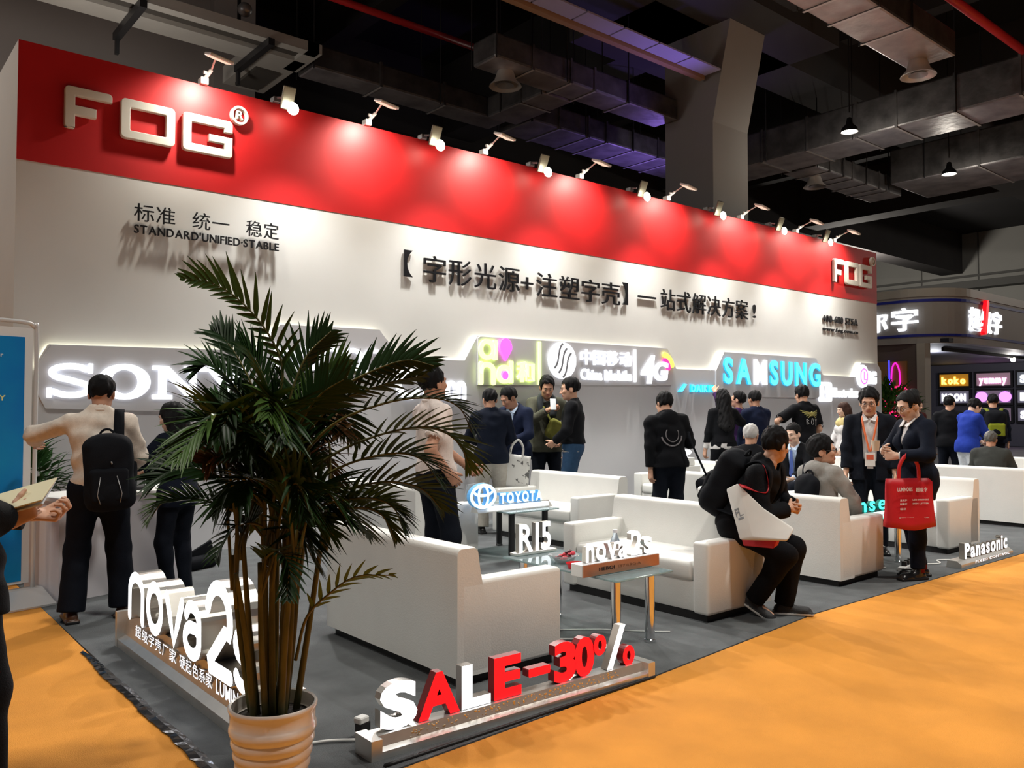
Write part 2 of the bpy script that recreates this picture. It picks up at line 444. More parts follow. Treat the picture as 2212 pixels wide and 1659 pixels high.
def hand_field(wr, d, nrm, side, curl=30., spread=4., res=.0045, sc=1., grip=None, thumb=35.):
    """a hand: palm, four jointed fingers of unequal length and a thumb from the side of the palm"""
    d = unit(d); nrm = np.array(nrm, float); nrm = unit(nrm - d * (nrm @ d)); t = np.cross(nrm, d) * side
    wr = np.array(wr, float); ln = .2 * sc
    f = Field(wr - ln, wr + ln, res)
    f.cone(wr - d * .05 * sc, wr + d * .01 * sc, .026 * sc, .024 * sc, .01)
    kn = []
    for i, (o, l) in enumerate(((.030, .088), (.010, .093), (-.010, .088), (-.029, .080))):
        b = wr + (t * o * .6) * sc; e = wr + (d * l + t * o) * sc; f.cone(b, e, .015 * sc, .0125 * sc, .012); kn.append(e)
    for i, (e, ls) in enumerate(zip(kn, ((.040, .024, .020), (.045, .028, .021), (.042, .026, .020), (.033, .020, .018)))):
        dd = unit(d + t * math.tan(R((1.5 - i) * spread))); p = e; r = .0088 - .0006 * (i == 3); fn = nrm
        c = curl * (1 + .12 * i)
        for j, l in enumerate(ls):
            an = R(c * (.8, 1.15, .75)[j]); dd, fn = unit(dd * math.cos(an) + fn * math.sin(an)), unit(fn * math.cos(an) - dd * math.sin(an))
            q = p + dd * l * sc; f.cone(p, q, r * sc, (r - .0007) * sc, .0035); p = q; r -= .0007
    b = wr + (d * .022 + t * .026) * sc; dd = unit(d * math.cos(R(thumb)) + t * math.sin(R(thumb)) + nrm * .35)
    p = b; r = .0125
    for l in (.038, .032, .024):
        q = p + dd * l * sc; f.cone(p, q, r * sc, (r - .0015) * sc, .006); p = q; r -= .0015; dd = unit(dd + d * .25 + nrm * .22 * (curl / 40.))
    return f

SKIN = {}
def skin(tone):
    return mat('skin_%d' % tone, [(.62, .36, .25), (.50, .27, .18), (.70, .47, .36)][tone], .5, noise=.12, nscale=20, spec=.3)
HAIRB = mat('black_hair', (.006, .006, .007), .6, spec=.15, bump=.5, bscale=90, stretch=(6, 6, 1))
HAIRBR = mat('brown_hair', (.045, .020, .014), .6, spec=.2, bump=.5, bscale=90, stretch=(6, 6, 1))
HAIRG = mat('grey_hair', (.45, .44, .43), .5, bump=.5, bscale=90, stretch=(6, 6, 1))
LIPS = mat('lip_skin', (.42, .15, .12), .45)
EYEW = mat('eye_white', (.48, .46, .43), .4); EYED = mat('eye_dark', (.012, .008, .006), .2)
def cloth(name, col, rough=.85, noise=.15, nscale=30, bump=.25, bscale=200, **k): return mat(name, col, rough, noise=noise, nscale=nscale, bump=bump, bscale=bscale, spec=.15, **k)

def person(label, loc, face, H=1.72, pose=None, top=None, inner=None, pants=None, shoe=None, hair='short', hairmat=None, tone=0, fem=False, res=.008, detail=True, group=None, cat='person', wide=1.0, waistz=None, headsc=1.0, hands=True):
    """A figure about 1.75 m tall scaled to H. Local frame: faces -y, +x is its left. Returns frames for things it wears or holds."""
    P = dict(pelz=None, pely=0., lean=0., roll=0., twist=0., hy=0., hp=0., hr=0., lh=(.24, -.06, .80), rh=(-.24, -.06, .80), lpole=(.5, .8, -.1), rpole=(-.5, .8, -.1),
             lf=(.10, 0., .085), rf=(-.10, 0., .085), lkp=(.15, -1, 0), rkp=(-.15, -1, 0), lt=12., rt=-12., lcurl=28., rcurl=28., lhn=None, rhn=None, lhd=None, rhd=None, lfp=0., rfp=0.)
    P.update(pose or {}); s = H / 1.75
    root = thing('person', label, cat, loc, R(face + 90), group)
    hipw, shw = (.092, .158) if fem else (.088, .178)
    shw *= wide
    zf = max(P['lf'][2], P['rf'][2]) if P['pelz'] is None else 0
    pz = P['pelz'] if P['pelz'] is not None else .925
    pel = np.array((0, P['pely'], pz))
    Cm = rotm((0, 0, 1), P['twist']) @ rotm((1, 0, 0), P['lean']) @ rotm((0, 1, 0), P['roll'])
    def cp(x, y, z): return pel + Cm @ np.array((x, y, z))
    sh = {1: cp(shw, .005, .455), -1: cp(-shw, .005, .455)}
    nb = cp(0, .012, .505)
    Hm = rotm((0, 0, 1), P['twist'] + P['hy']) @ rotm((1, 0, 0), P['lean'] * .5 + P['hp']) @ rotm((0, 1, 0), P['roll'] * .5 + P['hr'])
    hc = nb + .5 * (Cm @ np.array((0, 0, .075))) + Hm @ np.array((0, -.03, .125))
    def hp_(x, y, z): return hc + Hm @ (np.array((x, y, z)) * headsc)
    hip = {1: pel + np.array((hipw, 0, -.01)), -1: pel + np.array((-hipw, 0, -.01))}
    el = {}; wr = {}; kn = {}; an = {}
    for sd, a, b in ((1, 'lh', 'lpole'), (-1, 'rh', 'rpole')):
        el[sd], wr[sd] = ik(sh[sd], P[a], .285, .255, P[b])
    for sd, a, b in ((1, 'lf', 'lkp'), (-1, 'rf', 'rkp')):
        kn[sd], an[sd] = ik(hip[sd], P[a], .425, .415, P[b])
    allp = np.array([pel, nb, hc] + list(sh.values()) + list(el.values()) + list(wr.values()) + list(kn.values()) + list(an.values()))
    lo = allp.min(0) - .17; hi = allp.max(0) + .17; lo[2] = max(lo[2], -.02) if P['pelz'] is None else lo[2]
    BW = .93 if fem else 1.0
    def torso(f, e, k=.06, low=True, wq=1.0):
        f.ell(cp(0, 0, .32), np.array((.168 * BW * wide * wq, .112, .19)) + e, Cm, k)
        f.ell(cp(0, -.005, .13), np.array((.148 * BW * wide * wq, .105, .16)) + e, Cm, k)
        f.cone(sh[1] - Cm @ np.array((.02, 0, .012)), sh[-1] + Cm @ np.array((.02, 0, -.012)), .052 + e * .8, .052 + e * .8, k)
        for q in (1, -1): f.cone(cp(q * .045, .02, .52), sh[q] + Cm @ np.array((-q * .02, 0, .005)), .034 + e * .6, .046 + e * .6, .03)
        f.cone(nb + Cm @ np.array((0, .0, -.05)), nb + Cm @ np.array((0, 0, .02)), .075 + e * .5, .055 + e * .3, .04)
        if low: f.ell(pel + np.array((0, .005, -.01)), np.array((.168 if not fem else .172, .122, .135)) + e, None, k)
        if fem: f.ell(cp(.07, -.095, .32), np.array((.06, .05, .06)) + e, Cm, .04); f.ell(cp(-.07, -.095, .32), np.array((.06, .05, .06)) + e, Cm, .04)
    def armf(f, sd, e, upto=1.0, k=.03, cuff=0.):
        E, W, S = el[sd], wr[sd], sh[sd]
        if upto <= .5:
            q = S + (E - S) * (upto / .5); f.cone(S, q, .058 + e, .050 + e * 1.5, k)
        else:
            q = E + (W - E) * ((upto - .5) / .5)
            f.cone(S, E, .052 + e, .042 + e, k); f.cone(E, q, .042 + e, .032 + e + cuff, k)
    def legf(f, sd, e, k=.04, ank=0.):
        f.cone(hip[sd], kn[sd], .088 + e, .056 + e, k); f.cone(kn[sd], an[sd], .056 + e, .038 + e + ank, k)
        f.ell(kn[sd] * .68 + an[sd] * .32 + np.array((0, .018, 0)), (.05 + e, .05 + e, .11), None, .03)
    # ---- body
    f = Field(lo, hi, res)
    torso(f, -.012)
    for sd in (1, -1):
        armf(f, sd, -.004); legf(f, sd, -.006)
        tdir = rotm((0, 0, 1), P['lt'] if sd > 0 else P['rt']) @ rotm((1, 0, 0), P['lfp'] if sd > 0 else P['rfp']) @ np.array((0, -1, 0)); f.cone(an[sd] + np.array((0, 0, -.04)), an[sd] + np.array((0, 0, -.05)) + tdir * .13, .034, .026, .03)
    V0, Q0 = f.mesh()
    hf = Field(hc - .19, hc + .19, min(res, .0062) * (1 if detail else 1.4))
    hf.lo; 
    hs = headsc
    hf.cone(nb + Cm @ np.array((0, 0, -.04)), hp_(0, .015, -.05), .058, .056, .02)
    hf.ell(hp_(0, .012, .03), np.array((.078, .098, .094)) * hs, Hm, .02)
    hf.ell(hp_(0, -.03, -.025), np.array((.064, .068, .088)) * hs, Hm, .03)
    hf.ell(hp_(0, -.034, -.076), np.array((.050, .052, .040)) * hs, Hm, .03)
    hf.ell(hp_(0, -.078, -.098), np.array((.020, .016, .014)) * hs, Hm, .02)
    for sx in (1, -1):
        hf.ell(hp_(sx * .031, -.104, .006), np.array((.021, .018, .012)) * hs, Hm, .012, 's')
        hf.ell(hp_(sx * .042, -.070, -.022), np.array((.022, .022, .018)) * hs, Hm, .02)
        hf.ell(hp_(sx * .078, .012, -.012), np.array((.010, .022, .034)) * hs, Hm @ rotm((0, 0, 1), -20 * sx), .006)
        hf.ell(hp_(sx * .012, -.104, -.034), np.array((.010, .010, .008)) * hs, Hm, .008)
    hf.cone(hp_(-.034, -.087, .026), hp_(.034, -.087, .026), .012 * hs, .012 * hs, .014)
    hf.cone(hp_(0, -.094, .008), hp_(0, -.116, -.030), .008 * hs, .011 * hs, .01)
    hf.cone(hp_(-.018, -.094, -.058), hp_(.018, -.094, -.058), .0075 * hs, .0075 * hs, .005)
    hf.cone(hp_(-.014, -.093, -.069), hp_(.014, -.093, -.069), .0075 * hs, .0075 * hs, .005)
    Vh, Qh = hf.mesh()
    loc_h = (Vh - hc) @ Hm / hs
    fcn = loc_h[Qh].mean(1)
    lipm = (np.abs(fcn[:, 0]) < .026) & (fcn[:, 1] < -.086) & (fcn[:, 2] < -.0535) & (fcn[:, 2] > -.074)
    VV = [V0, Vh]; QQ = [Q0, Qh + len(V0)]; MM = [np.zeros(len(Q0), int), lipm.astype(int)]
    n = len(V0) + len(Vh)
    if hands:
        for sd, cu, hn, hd in ((1, 'lcurl', 'lhn', 'lhd'), (-1, 'rcurl', 'rhn', 'rhd')):
            d = unit(wr[sd] - el[sd]) if P[hd] is None else unit(P[hd]); nn = P[hn] if P[hn] is not None else np.array((-sd, -.25, 0))
            g = hand_field(wr[sd], d, nn, sd, P[cu], res=.0045 if detail else .007)
            v, q = g.mesh(); VV.append(v); QQ.append(q + n); MM.append(np.zeros(len(q), int)); n += len(v)
    body = meshobj('body', np.concatenate(VV) * s, np.concatenate(QQ), [skin(tone), LIPS], root, np.concatenate(MM))
    # ---- eyes and brows
    if detail:
        mb = MB()
        for sx in (1, -1):
            c = hp_(sx * .031, -.0855, .004); mb.ball(c, .0108 * hs, 0, 8); mb.ball(c + Hm @ np.array((0, -.0056, 0)), .0066 * hs, 1, 6)
        o = meshobj('eyes', np.array(mb.V) * s, mb.F, [EYEW, EYED], root, mb.M)
        mb = MB()
        for sx in (1, -1): mb.tube([hp_(sx * .014, -.100, .026), hp_(sx * .031, -.099, .031), hp_(sx * .048, -.085, .027)], [.0035, .0045, .002], 0, 6)
        meshobj('eyebrows', np.array(mb.V) * s, mb.F, [hairmat or HAIRB], root)
    # ---- hair
    hm_ = hairmat or HAIRB
    hl = hc - .22; hh = hc + .22
    if hair in ('long', 'mid'): hl = hl - np.array((.05, .05, .25 if hair == 'long' else .1))
    g = Field(hl, hh, .006 if detail else .009)
    if hair == 'cap':
        g.ell(hp_(0, .012, .05), np.array((.092, .112, .085)) * hs, Hm, .01); g.cut(hp_(0, 0, .035), Hm @ np.array((0, -.12, -1)))
        g.box(hp_(0, -.12, .045), (.07, .05, .006), Hm @ rotm((1, 0, 0), 8), .005, .01)
    else:
        bulk = np.array((.002, .004, .014)) if hair == 'full' else (np.array((.004, .004, .006)) if hair == 'bun' else 0.)
        g.ell(hp_(0, .016, .036), (np.array((.088, .108, .100)) + bulk) * hs, Hm, .01)
        if hair in ('long', 'mid'):
            g.ell(hp_(0, .03, -.03), np.array((.095, .095, .11)) * hs, Hm, .03)
            e = cp(0, .13, .26) if hair == 'long' else hp_(0, .06, -.14)
            g.cone(hp_(0, .06, -.02), e, .085 * hs, .075, .04)
            for sx in (1, -1): g.cone(hp_(sx * .06, .03, -.02), (cp(sx * .075, .10, .28) if hair == 'long' else hp_(sx * .06, .05, -.12)), .05, .045, .03)
        if hair == 'bun': g.ell(hp_(0, .09, .085), np.array((.05, .05, .045)) * hs, Hm, .012)
        if hair in ('short', 'full', 'bun', 'gray'):
            g.box(hp_(0, .06, -.13), (.15, .2, .085), Hm @ rotm((1, 0, 0), 8), .03, .02, 's')
        g.box(hp_(0, -.15, (-.012 if hair in ('full', 'bun') else -.026) if hair not in ('long', 'mid') else -.045), (.076 if hair not in ('long', 'mid') else .058, .098, .105), Hm @ rotm((1, 0, 0), -16), .04, .014, 's')
        for sx in (1, -1):
            if hair in ('short', 'full', 'bun'): g.ell(hp_(sx * .085, .0, -.02), np.array((.03, .028, .04)) * hs, Hm, .01, 's')
        g.wrinkle(.006, 150, 5, (1, 1, .3))
    v, q = g.mesh()
    if len(v): meshobj('cap' if hair == 'cap' else 'hair', v * s, q, cloth('cap_cloth', (.012, .012, .02)) if hair == 'cap' else hm_, root)
    # ---- clothes
    cres = max(res, .008)
    def garment(nm, m, e, hem, sleeve, wr_amp, neck=.066, vopen=None, seed=1, mats2=None, cuff=.004, hood=False, wq=1.0, fsel=None):
        f = Field(lo, hi, cres)
        torso(f, e, wq=wq)
        for sd in (1, -1): armf(f, sd, e * .8, sleeve, cuff=cuff)
        if hem < -.04:
            for sd in (1, -1): f.cone(hip[sd], hip[sd] + (kn[sd] - hip[sd]) * .35, .095 + e, .098 + e, .05)
        f.cut(pel + (Cm @ np.array((0, 0, hem)) if hem > 0 else np.array((0, 0, hem))), (0, 0, -1) if hem <= 0 else Cm @ np.array((0, 0, -1)))
        if wr_amp: f.wrinkle(wr_amp, 34, seed, (1, 1, 1.4))
        if neck: f.cone(nb + Cm @ np.array((0, -.012, -.02)), hp_(0, 0, -.02), neck, neck + .02, .008, 's')
        if vopen:
            zb, wd = vopen[:2]; a = cp(0, -.16, zb); b = cp(0, -.12, .56)
            M = Cm @ rotm((0, 1, 0), 0)
            bs_ = vopen[2] if len(vopen) > 2 else .006
            def fn(x, y, z):
                p = (x - a[0], y - a[1], z - a[2]); u = [(M[0, i] * p[0] + M[1, i] * p[1] + M[2, i] * p[2]) for i in range(3)]
                return np.maximum(np.maximum(np.abs(u[0]) - np.clip(u[2], -.0, 1) * wd - bs_, -u[2]), u[1] - .125)
            f.put(cp(-.2, -.25, zb - .02) - .1, cp(.2, 0, .6) + .1, fn, 0, 's')
        for sd in (1, -1):   # clean cuffs
            if sleeve > .5:
                qd = unit(wr[sd] - el[sd]); qp = el[sd] + (wr[sd] - el[sd]) * ((sleeve - .5) / .5)
            else: qd = unit(el[sd] - sh[sd]); qp = sh[sd] + (el[sd] - sh[sd]) * (sleeve / .5)
            def fc(x, y, z, qd=qd, qp=qp): return -((x - qp[0]) * qd[0] + (y - qp[1]) * qd[1] + (z - qp[2]) * qd[2])
            sl = f.sub(qp - .075, qp + .075, 0)
            if sl is not None:
                x, y, z = f.pts(sl); d = -fc(x, y, z); rr = np.sqrt((x - qp[0]) ** 2 + (y - qp[1]) ** 2 + (z - qp[2]) ** 2)
                f.F[sl] = np.where(rr < .074, np.maximum(f.F[sl], d), f.F[sl])
        if hood:
            f.ell(cp(0, .085, .49), (.115, .055, .085), Cm, .03); f.cone(cp(-.09, .03, .52), cp(.09, .03, .52), .03, .03, .02)
            f.cone(nb + Cm @ np.array((0, -.012, -.02)), hp_(0, 0, -.02), neck, neck + .02, .008, 's')
        v, q = f.mesh(); mi = None; ms = [m]
        if fsel is not None:
            fc_ = (v[q].mean(1) - pel) @ Cm; mi = fsel(fc_).astype(int); ms = [m] + list(mats2)
        return meshobj(nm, v * s, q, ms, root, mi)
    if inner: garment(inner.get('name', 'shirt'), inner['mat'], .002, inner.get('hem', -.06), inner.get('sleeve', .96), .001, inner.get('neck', .058), seed=3)
    if top: garment(top.get('name', 'jacket'), top['mat'], top.get('e', .016), top.get('hem', -.08), top.get('sleeve', .93), top.get('wr', .0035), top.get('neck', .066), top.get('v'), top.get('seed', 1), top.get('mats2'), top.get('cuff', .004), top.get('hood', False), top.get('wq', 1.0), top.get('fsel'))
    if top and top.get('name') in ('shirt', 'blouse') and not inner:
        mb = MB(); ring = [np.array(hp_(0, .012, -.115)) + Cm @ np.array((.066 * math.cos(a), .066 * math.sin(a) + .004, .012 * math.sin(a) - .018)) for a in np.linspace(0, 2 * PI, 22)]
        mb.tube(ring, .013, 0, 8); meshobj('collar', np.array(mb.V) * s, mb.F, top['mat'], root)
    if inner and top and top.get('v'):
        mb = MB()   # shirt collar wings
        for sx in (1, -1):
            a = cp(sx * .062, -.03, .535); b = cp(sx * .012, -.105, .47); c = cp(sx * .058, -.115, .455); d = cp(sx * .075, -.055, .515)
            n_ = len(mb.V); off = Cm @ np.array((0, -.006, .004))
            mb.add([a, b, c, d, a + off, b + off, c + off, d + off], [(0, 1, 2, 3), (7, 6, 5, 4), (0, 4, 5, 1), (1, 5, 6, 2), (2, 6, 7, 3), (3, 7, 4, 0)])
        meshobj('collar', np.array(mb.V) * s, mb.F, inner['mat'], root, smooth=False)
    if pants:
        f = Field(lo, hi, cres)
        e = pants.get('e', .012)
        f.ell(pel + np.array((0, .005, .0)), np.array((.166 if not fem else .17, .12, .14)) + e * .6, None, .05)
        for sd in (1, -1): legf(f, sd, e, .05, pants.get('flare', .008))
        f.cut(pel + np.array((0, 0, pants.get('waist', .09))), (0, 0, 1)); f.wrinkle(.003, 30, 8, (1, 1, 1.5))
        for sd in (1, -1):
            qd = unit(an[sd] - kn[sd]); qp = an[sd] + qd * pants.get('len', .01)
            sl = f.sub(qp - .1, qp + .1, 0)
            if sl is not None:
                x, y, z = f.pts(sl); d = (x - qp[0]) * qd[0] + (y - qp[1]) * qd[1] + (z - qp[2]) * qd[2]
                rr = np.sqrt((x - qp[0]) ** 2 + (y - qp[1]) ** 2 + (z - qp[2]) ** 2); f.F[sl] = np.where(rr < .1, np.maximum(f.F[sl], d), f.F[sl])
        v, q = f.mesh(); meshobj('trousers', v * s, q, pants['mat'], root)
    if shoe:
        for sd, yw, ptc in ((1, P['lt'], P['lfp']), (-1, P['rt'], P['rfp'])):
            A = rotm((0, 0, 1), yw) @ rotm((1, 0, 0), ptc); c = an[sd]
            def q_(x, y, z): return c + A @ np.array((x, y, z))
            f = Field(c - .26, c + .26, .006)
            f.cone(q_(0, .035, -.045), q_(0, -.15, -.058), .038, .030, .02); f.cone(q_(0, .0, .02), q_(0, -.03, -.03), .044, .042, .03)
            f.box(q_(0, -.062, -.072), (.046, .145, .016), A, .014, .006)
            f.ell(q_(0, -.12, -.05), (.048, .075, .032), A, .02)
            f.cut(q_(0, 0, -.085), A @ np.array((0, 0, -1))); f.cut(q_(0, 0, .035), A @ np.array((0, 0, 1)))
            v, q = f.mesh(); lz = ((v - c) @ A)[:, 2][q].mean(1)
            meshobj('shoe', v * s, q, [shoe['mat'], shoe.get('sole', BLACKM)], root, (lz < -.066).astype(int))
    Wm = Matrix.Translation(Vector(loc)) @ Matrix.Rotation(R(face + 90), 4, 'Z')
    def world(p): return Wm @ (Vector(p) * s)
    return dict(root=root, s=s, cp=cp, hp=hp_, wr=wr, el=el, Cm=Cm, Hm=Hm, pel=pel, W=Wm, world=world, sh=sh, kn=kn, an=an, hip=hip)
def glasses(pr, m=None):
    m = m or BLACKM; mb = MB()
    for sx in (1, -1):
        mb.tube([pr['hp'](sx * .033 + .024 * math.cos(a), -.112 + .004 * abs(math.cos(a)), .004 + .017 * math.sin(a)) for a in np.linspace(0, 2 * PI, 17)], .0022, 0, 6)
        mb.tube([pr['hp'](sx * .057, -.108, .008), pr['hp'](sx * .078, -.05, .008), pr['hp'](sx * .082, .015, .004)], .0022, 0, 6)
    mb.tube([pr['hp'](-.010, -.116, .006), pr['hp'](.010, -.116, .006)], .0022, 0, 6)
    return meshobj('glasses', np.array(mb.V) * pr['s'], mb.F, m, pr['root'])
def worn(pr, mb_or_vq, name, mats, parent=None, mi=None, smooth=True):
    """mesh given in a person's own frame, linked at the top level in the place where the person wears it"""
    V, F = mb_or_vq
    V = np.array(V, float) * pr['s']; M = np.array(pr['W'])
    V = V @ M[:3, :3].T + M[:3, 3]
    if parent is not None:
        V = V - np.array(parent.location)
    return meshobj(name, V, F, mats, parent, mi, smooth)
# ------------------------------------------------------------------ the hall: floor, carpets, walls, ceiling
def carpet(name, poly, m, z0, z1):
    return struct(name, MB().prism(poly, 'z', z0, z1), m)
carpet('floor', [(-12, -8), (60, -8), (60, 40), (-12, 40)], mat('grey_concrete', (.16, .155, .15), .7, noise=.25, nscale=2), -.2, -.012)
carpet('floor_aisle', [(-11, -7), (48, -7), (48, 3.0), (9.07, 3.04), (5.3, 3.07), (3.33, 2.89), (1.79, 2.80), (1.19, 2.79), (1.21, 3.29), (1.235, 5.16), (1.27, 7.0), (1.27, 14), (-11, 14)], ORANGE, -.010, -.002)
carpet('floor_stand', [(1.20, 2.80), (1.79, 2.81), (3.33, 2.90), (5.3, 3.08), (9.07, 3.05), (18, 3.04), (18, 8.6), (1.28, 8.6), (1.245, 5.16), (1.22, 3.29)], GREYC, -.010, 0.)
# left hall wall behind the stand with a pilaster
HW = mat('hall_plaster', (.23, .205, .195), .8, noise=.12, nscale=.6)
mb = MB().box(-12, 6.35, 15.6, 16.2, -.1, 10.2); mb.box(3.0, 4.4, 15.4, 15.62, 0, 7.3); mb.box(5.6, 6.4, 15.35, 15.62, 0, 10.2)
struct('wall_left', mb, HW)
FW = mat('panel_grey', (.30, .30, .28), .75, noise=.1, nscale=.3)
mb = MB().box(48, 48.4, -8, 40, -.1, 14); 
for y in range(-6, 40, 3): mb.box(47.96, 48.01, y, y + .05, 0, 14, 1)
for z in (4.6, 8.6, 11.6): mb.box(47.90, 48.01, -8, 40, z, z + .12, 1)
mb.box(47.2, 48.0, -8, 40, 7.9, 8.3, 1)
struct('wall_right', mb, [FW, mat('panel_joint', (.10, .10, .095), .8)])
struct('wall_back', MB().box(6.3, 48.4, 38, 38.4, -.1, 14), mat('hall_dark', (.045, .045, .05), .85))
CE = mat('dark_ceiling', (.014, .014, .016), .9, noise=.3, nscale=.5)
struct('ceiling', MB().box(-12, 48.4, -8, 40, 11.0, 11.4), CE)
BEAM = mat('dark_beam', (.038, .035, .036), .85, noise=.2, nscale=.8)
mb = MB()
for y in (1.2, 10.3, 19.4, 28.5): mb.box(-12, 48, y - .55, y + .55, 8.85, 11.05)
for x in (-4.5, 4.7, 13.8, 23.0, 32.2): mb.box(x - .5, x + .5, -8, 38, 9.05, 11.05)
for x in (0.1, 9.2, 18.4, 27.6): mb.box(x - .2, x + .2, -8, 38, 10.0, 11.05)
mb.box(11.6, 16.0, 8.6, 12.0, 8.85, 9.4)
struct('ceiling_beam', mb, BEAM)
# the big grey column whose head widens towards the aisle
COL = mat('column_grey', (.25, .235, .225), .7, noise=.06, nscale=.8)
mb = MB()
x0, x1, y0, y1 = 13.21, 14.36, 9.7, 10.87
mb.prism([(y0, 0), (y1, 0), (y1, 8.86), (y0 - .42, 8.86), (y0, 6.98)], 'x', x0, x1)
o = struct('pillar', mb, COL)

# ------------------------------------------------------------------ the stand's back wall
WY = 8.4; X0, X1 = 1.326, 17.04; ZT, ZB = 4.69, 3.62
mb = MB().box(X0, X1, WY, WY + 1.35, 0, ZT)
struct('wall_stand', mb, WHITE)
one('red_fascia', MB().box(X0, X1, WY - .005, WY - .0005, ZB, ZT), RED, 'long red fascia band along the top of the white stand wall', 'fascia')
# stepped grey cladding standing off the wall, with a light strip hidden behind its upper edge
prof = [(1.49, 0), (1.49, 1.79), (1.59, 1.98), (3.50, 2.01), (3.76, 2.30), (4.96, 2.32), (5.24, 2.0), (6.18, 2.01), (6.38, 2.325), (10.06, 2.35), (10.30, 2.036), (11.28, 2.044), (11.50, 2.358), (14.36, 2.37), (14.65, 2.058), (15.91, 2.05), (16.11, 2.345), (16.8, 2.345), (16.95, 2.2), (16.95, 0)]
struct('wall_cladding', MB().prism(prof, 'y', 8.28, 8.37), CLAD)
# raised sign boards on the cladding
one('sign_board', MB().prism([(1.49, 1.55), (1.49, 1.78), (1.60, 1.972), (3.48, 2.002), (3.62, 1.80), (3.62, 1.53), (3.52, 1.36), (1.56, 1.41)], 'y', 8.24, 8.279), CLAD, 'grey hexagonal board behind the white slab serif letters at far left', 'sign board')
one('sign_board', MB().prism([(6.37, 1.71), (6.37, 2.30), (6.40, 2.318), (10.05, 2.34), (10.17, 2.2), (10.17, 1.78)], 'y', 8.25, 8.279), CLAD, 'grey board behind the lime, magenta and white lettering', 'sign board')
one('sign_board', MB().prism([(11.28, 1.70), (11.28, 2.04), (11.50, 2.35), (14.36, 2.36), (14.60, 2.06), (14.60, 1.70), (14.4, 1.62), (11.5, 1.62)], 'y', 8.25, 8.279), CLAD, 'grey board behind the big cyan capital letters', 'sign board')
LED = lit('strip_led', (1.0, .96, .74), 3.2)
mb = MB()
for a, b in zip(prof[1:-1], prof[2:-1]):
    d = np.array((b[0] - a[0], b[1] - a[1])); L = np.linalg.norm(d); d /= L; nn = np.array((-d[1], d[0])); nn = nn if nn[1] > -.01 else nn
    p = [np.array(a) - nn * .03 , np.array(b) - nn * .03, np.array(b) - nn * .018, np.array(a) - nn * .018]
    mb.prism([tuple(q) for q in p], 'y', 8.372, 8.396)
one('led_strip', mb, LED, 'warm light strip glowing along the stepped edge of the grey cladding', 'light strip')

def wallsign(name, label, cat, x, z, y=8.4, group=None): return thing(name, label, cat, (x, y, z), 0, group)
# ---- FOG logos
def fog(label, x0, x1, z0, z1, y, reg):
    t = wallsign('raised_logo', label, 'logo', x0, z0, y); W = x1 - x0; H = z1 - z0; k = W / 1.50
    wf, wo = .40 * k, .50 * k; gp = .075 * k; s = .085 * k; sv = .083 * k * H / (.39 * k)
    r = .035 * k
    def L(n, outs): polyletter(t, 'letter', outs, .055, [LETW, LETW], 0, .006)
    L('f', [[(0, 0), (s, 0), (s, H * .32), (wf * .66, H * .32), (wf * .66, H * .55), (s, H * .55), (s, H - sv), (wf, H - sv), (wf, H - r)] + arc(wf - r, H - r, r, r, 0, 90, 4)[1:] + arc(r, H - r, r, r, 90, 180, 4) + arc(r * .7, r * .7, r * .7, r * .7, 180, 270, 4)[:-1] + [(r * .7, 0)]])
    a = wf + gp
    L('o', [rrect(a, a + wo, 0, H, r * 1.3), rrect(a + s, a + wo - s, sv, H - sv, r * .3)])
    b = a + wo + gp; e = b + wo
    L('g', [arc(b + r, r, r, r, 180, 270, 4) + [(e - r, 0)] + arc(e - r, r, r, r, 270, 360, 4) + [(e, H * .55), (e - wo * .48, H * .55), (e - wo * .48, H * .36), (e - s, H * .36), (e - s, sv), (b + s, sv), (b + s, H - sv), (e - s, H - sv), (e - s, H * .68), (e, H * .68)] + arc(e - r, H - r, r, r, 0, 90, 4) + arc(b + r, H - r, r, r, 90, 180, 4)])
    cx, cz, rr = reg
    polyletter(t, 'registered_mark', [arc(cx - x0, cz - z0, rr, rr * 1.05, 0, 360, 28)[:-1], arc(cx - x0, cz - z0, rr * .74, rr * .78, 0, 360, 28)[:-1]], .05, [LETW, LETW])
    lettering(t, 'R', cx - x0 - rr * .36, cx - x0 + rr * .42, cz - z0 - rr * .45, cz - z0 + rr * .5, .05, [LETW, LETW], bold=.015, part='registered_mark')
    return t
fog('large ivory raised logo letters at the left end of the red fascia', 1.69, 3.19, 3.975, 4.355, 8.378, (3.315, 4.445, .092))
fog('small ivory raised logo letters at the right end of the red fascia', 15.21, 16.66, 3.90, 4.36, 8.378, (16.78, 4.47, .09))
# ---- black lettering on the white field
def words(label, parts, cat='lettering', name='wall_lettering', m=None, y=8.4, depth=.02, off=.035, bold=0., cjk=False, x=None, z=None, **k):
    x = parts[0][1] if x is None else x; z = parts[0][3] if z is None else z
    t = wallsign(name, label, cat, x, z, y)
    for txt, a, b, c, d in parts: lettering(t, txt, a - x, b - x, c - z, d - z, depth, m or [BLACKP, BLACKP], bold=bold, off=off, cjk=cjk, part='character' if cjk else 'letter', **k)
    return t
words('black raised characters in three pairs at upper left of white wall', [('标准', 2.30, 2.68, 3.205, 3.365), ('统一', 2.85, 3.22, 3.205, 3.365), ('稳定', 3.40, 3.755, 3.205, 3.365)], cjk=True, off=.045, bold=-.004)
words('thin black raised capitals under the three pairs of characters', [("STANDARD'UNIFIED·STABLE", 2.30, 3.755, 3.085, 3.165)], off=.05, gap=.12, bold=.012)
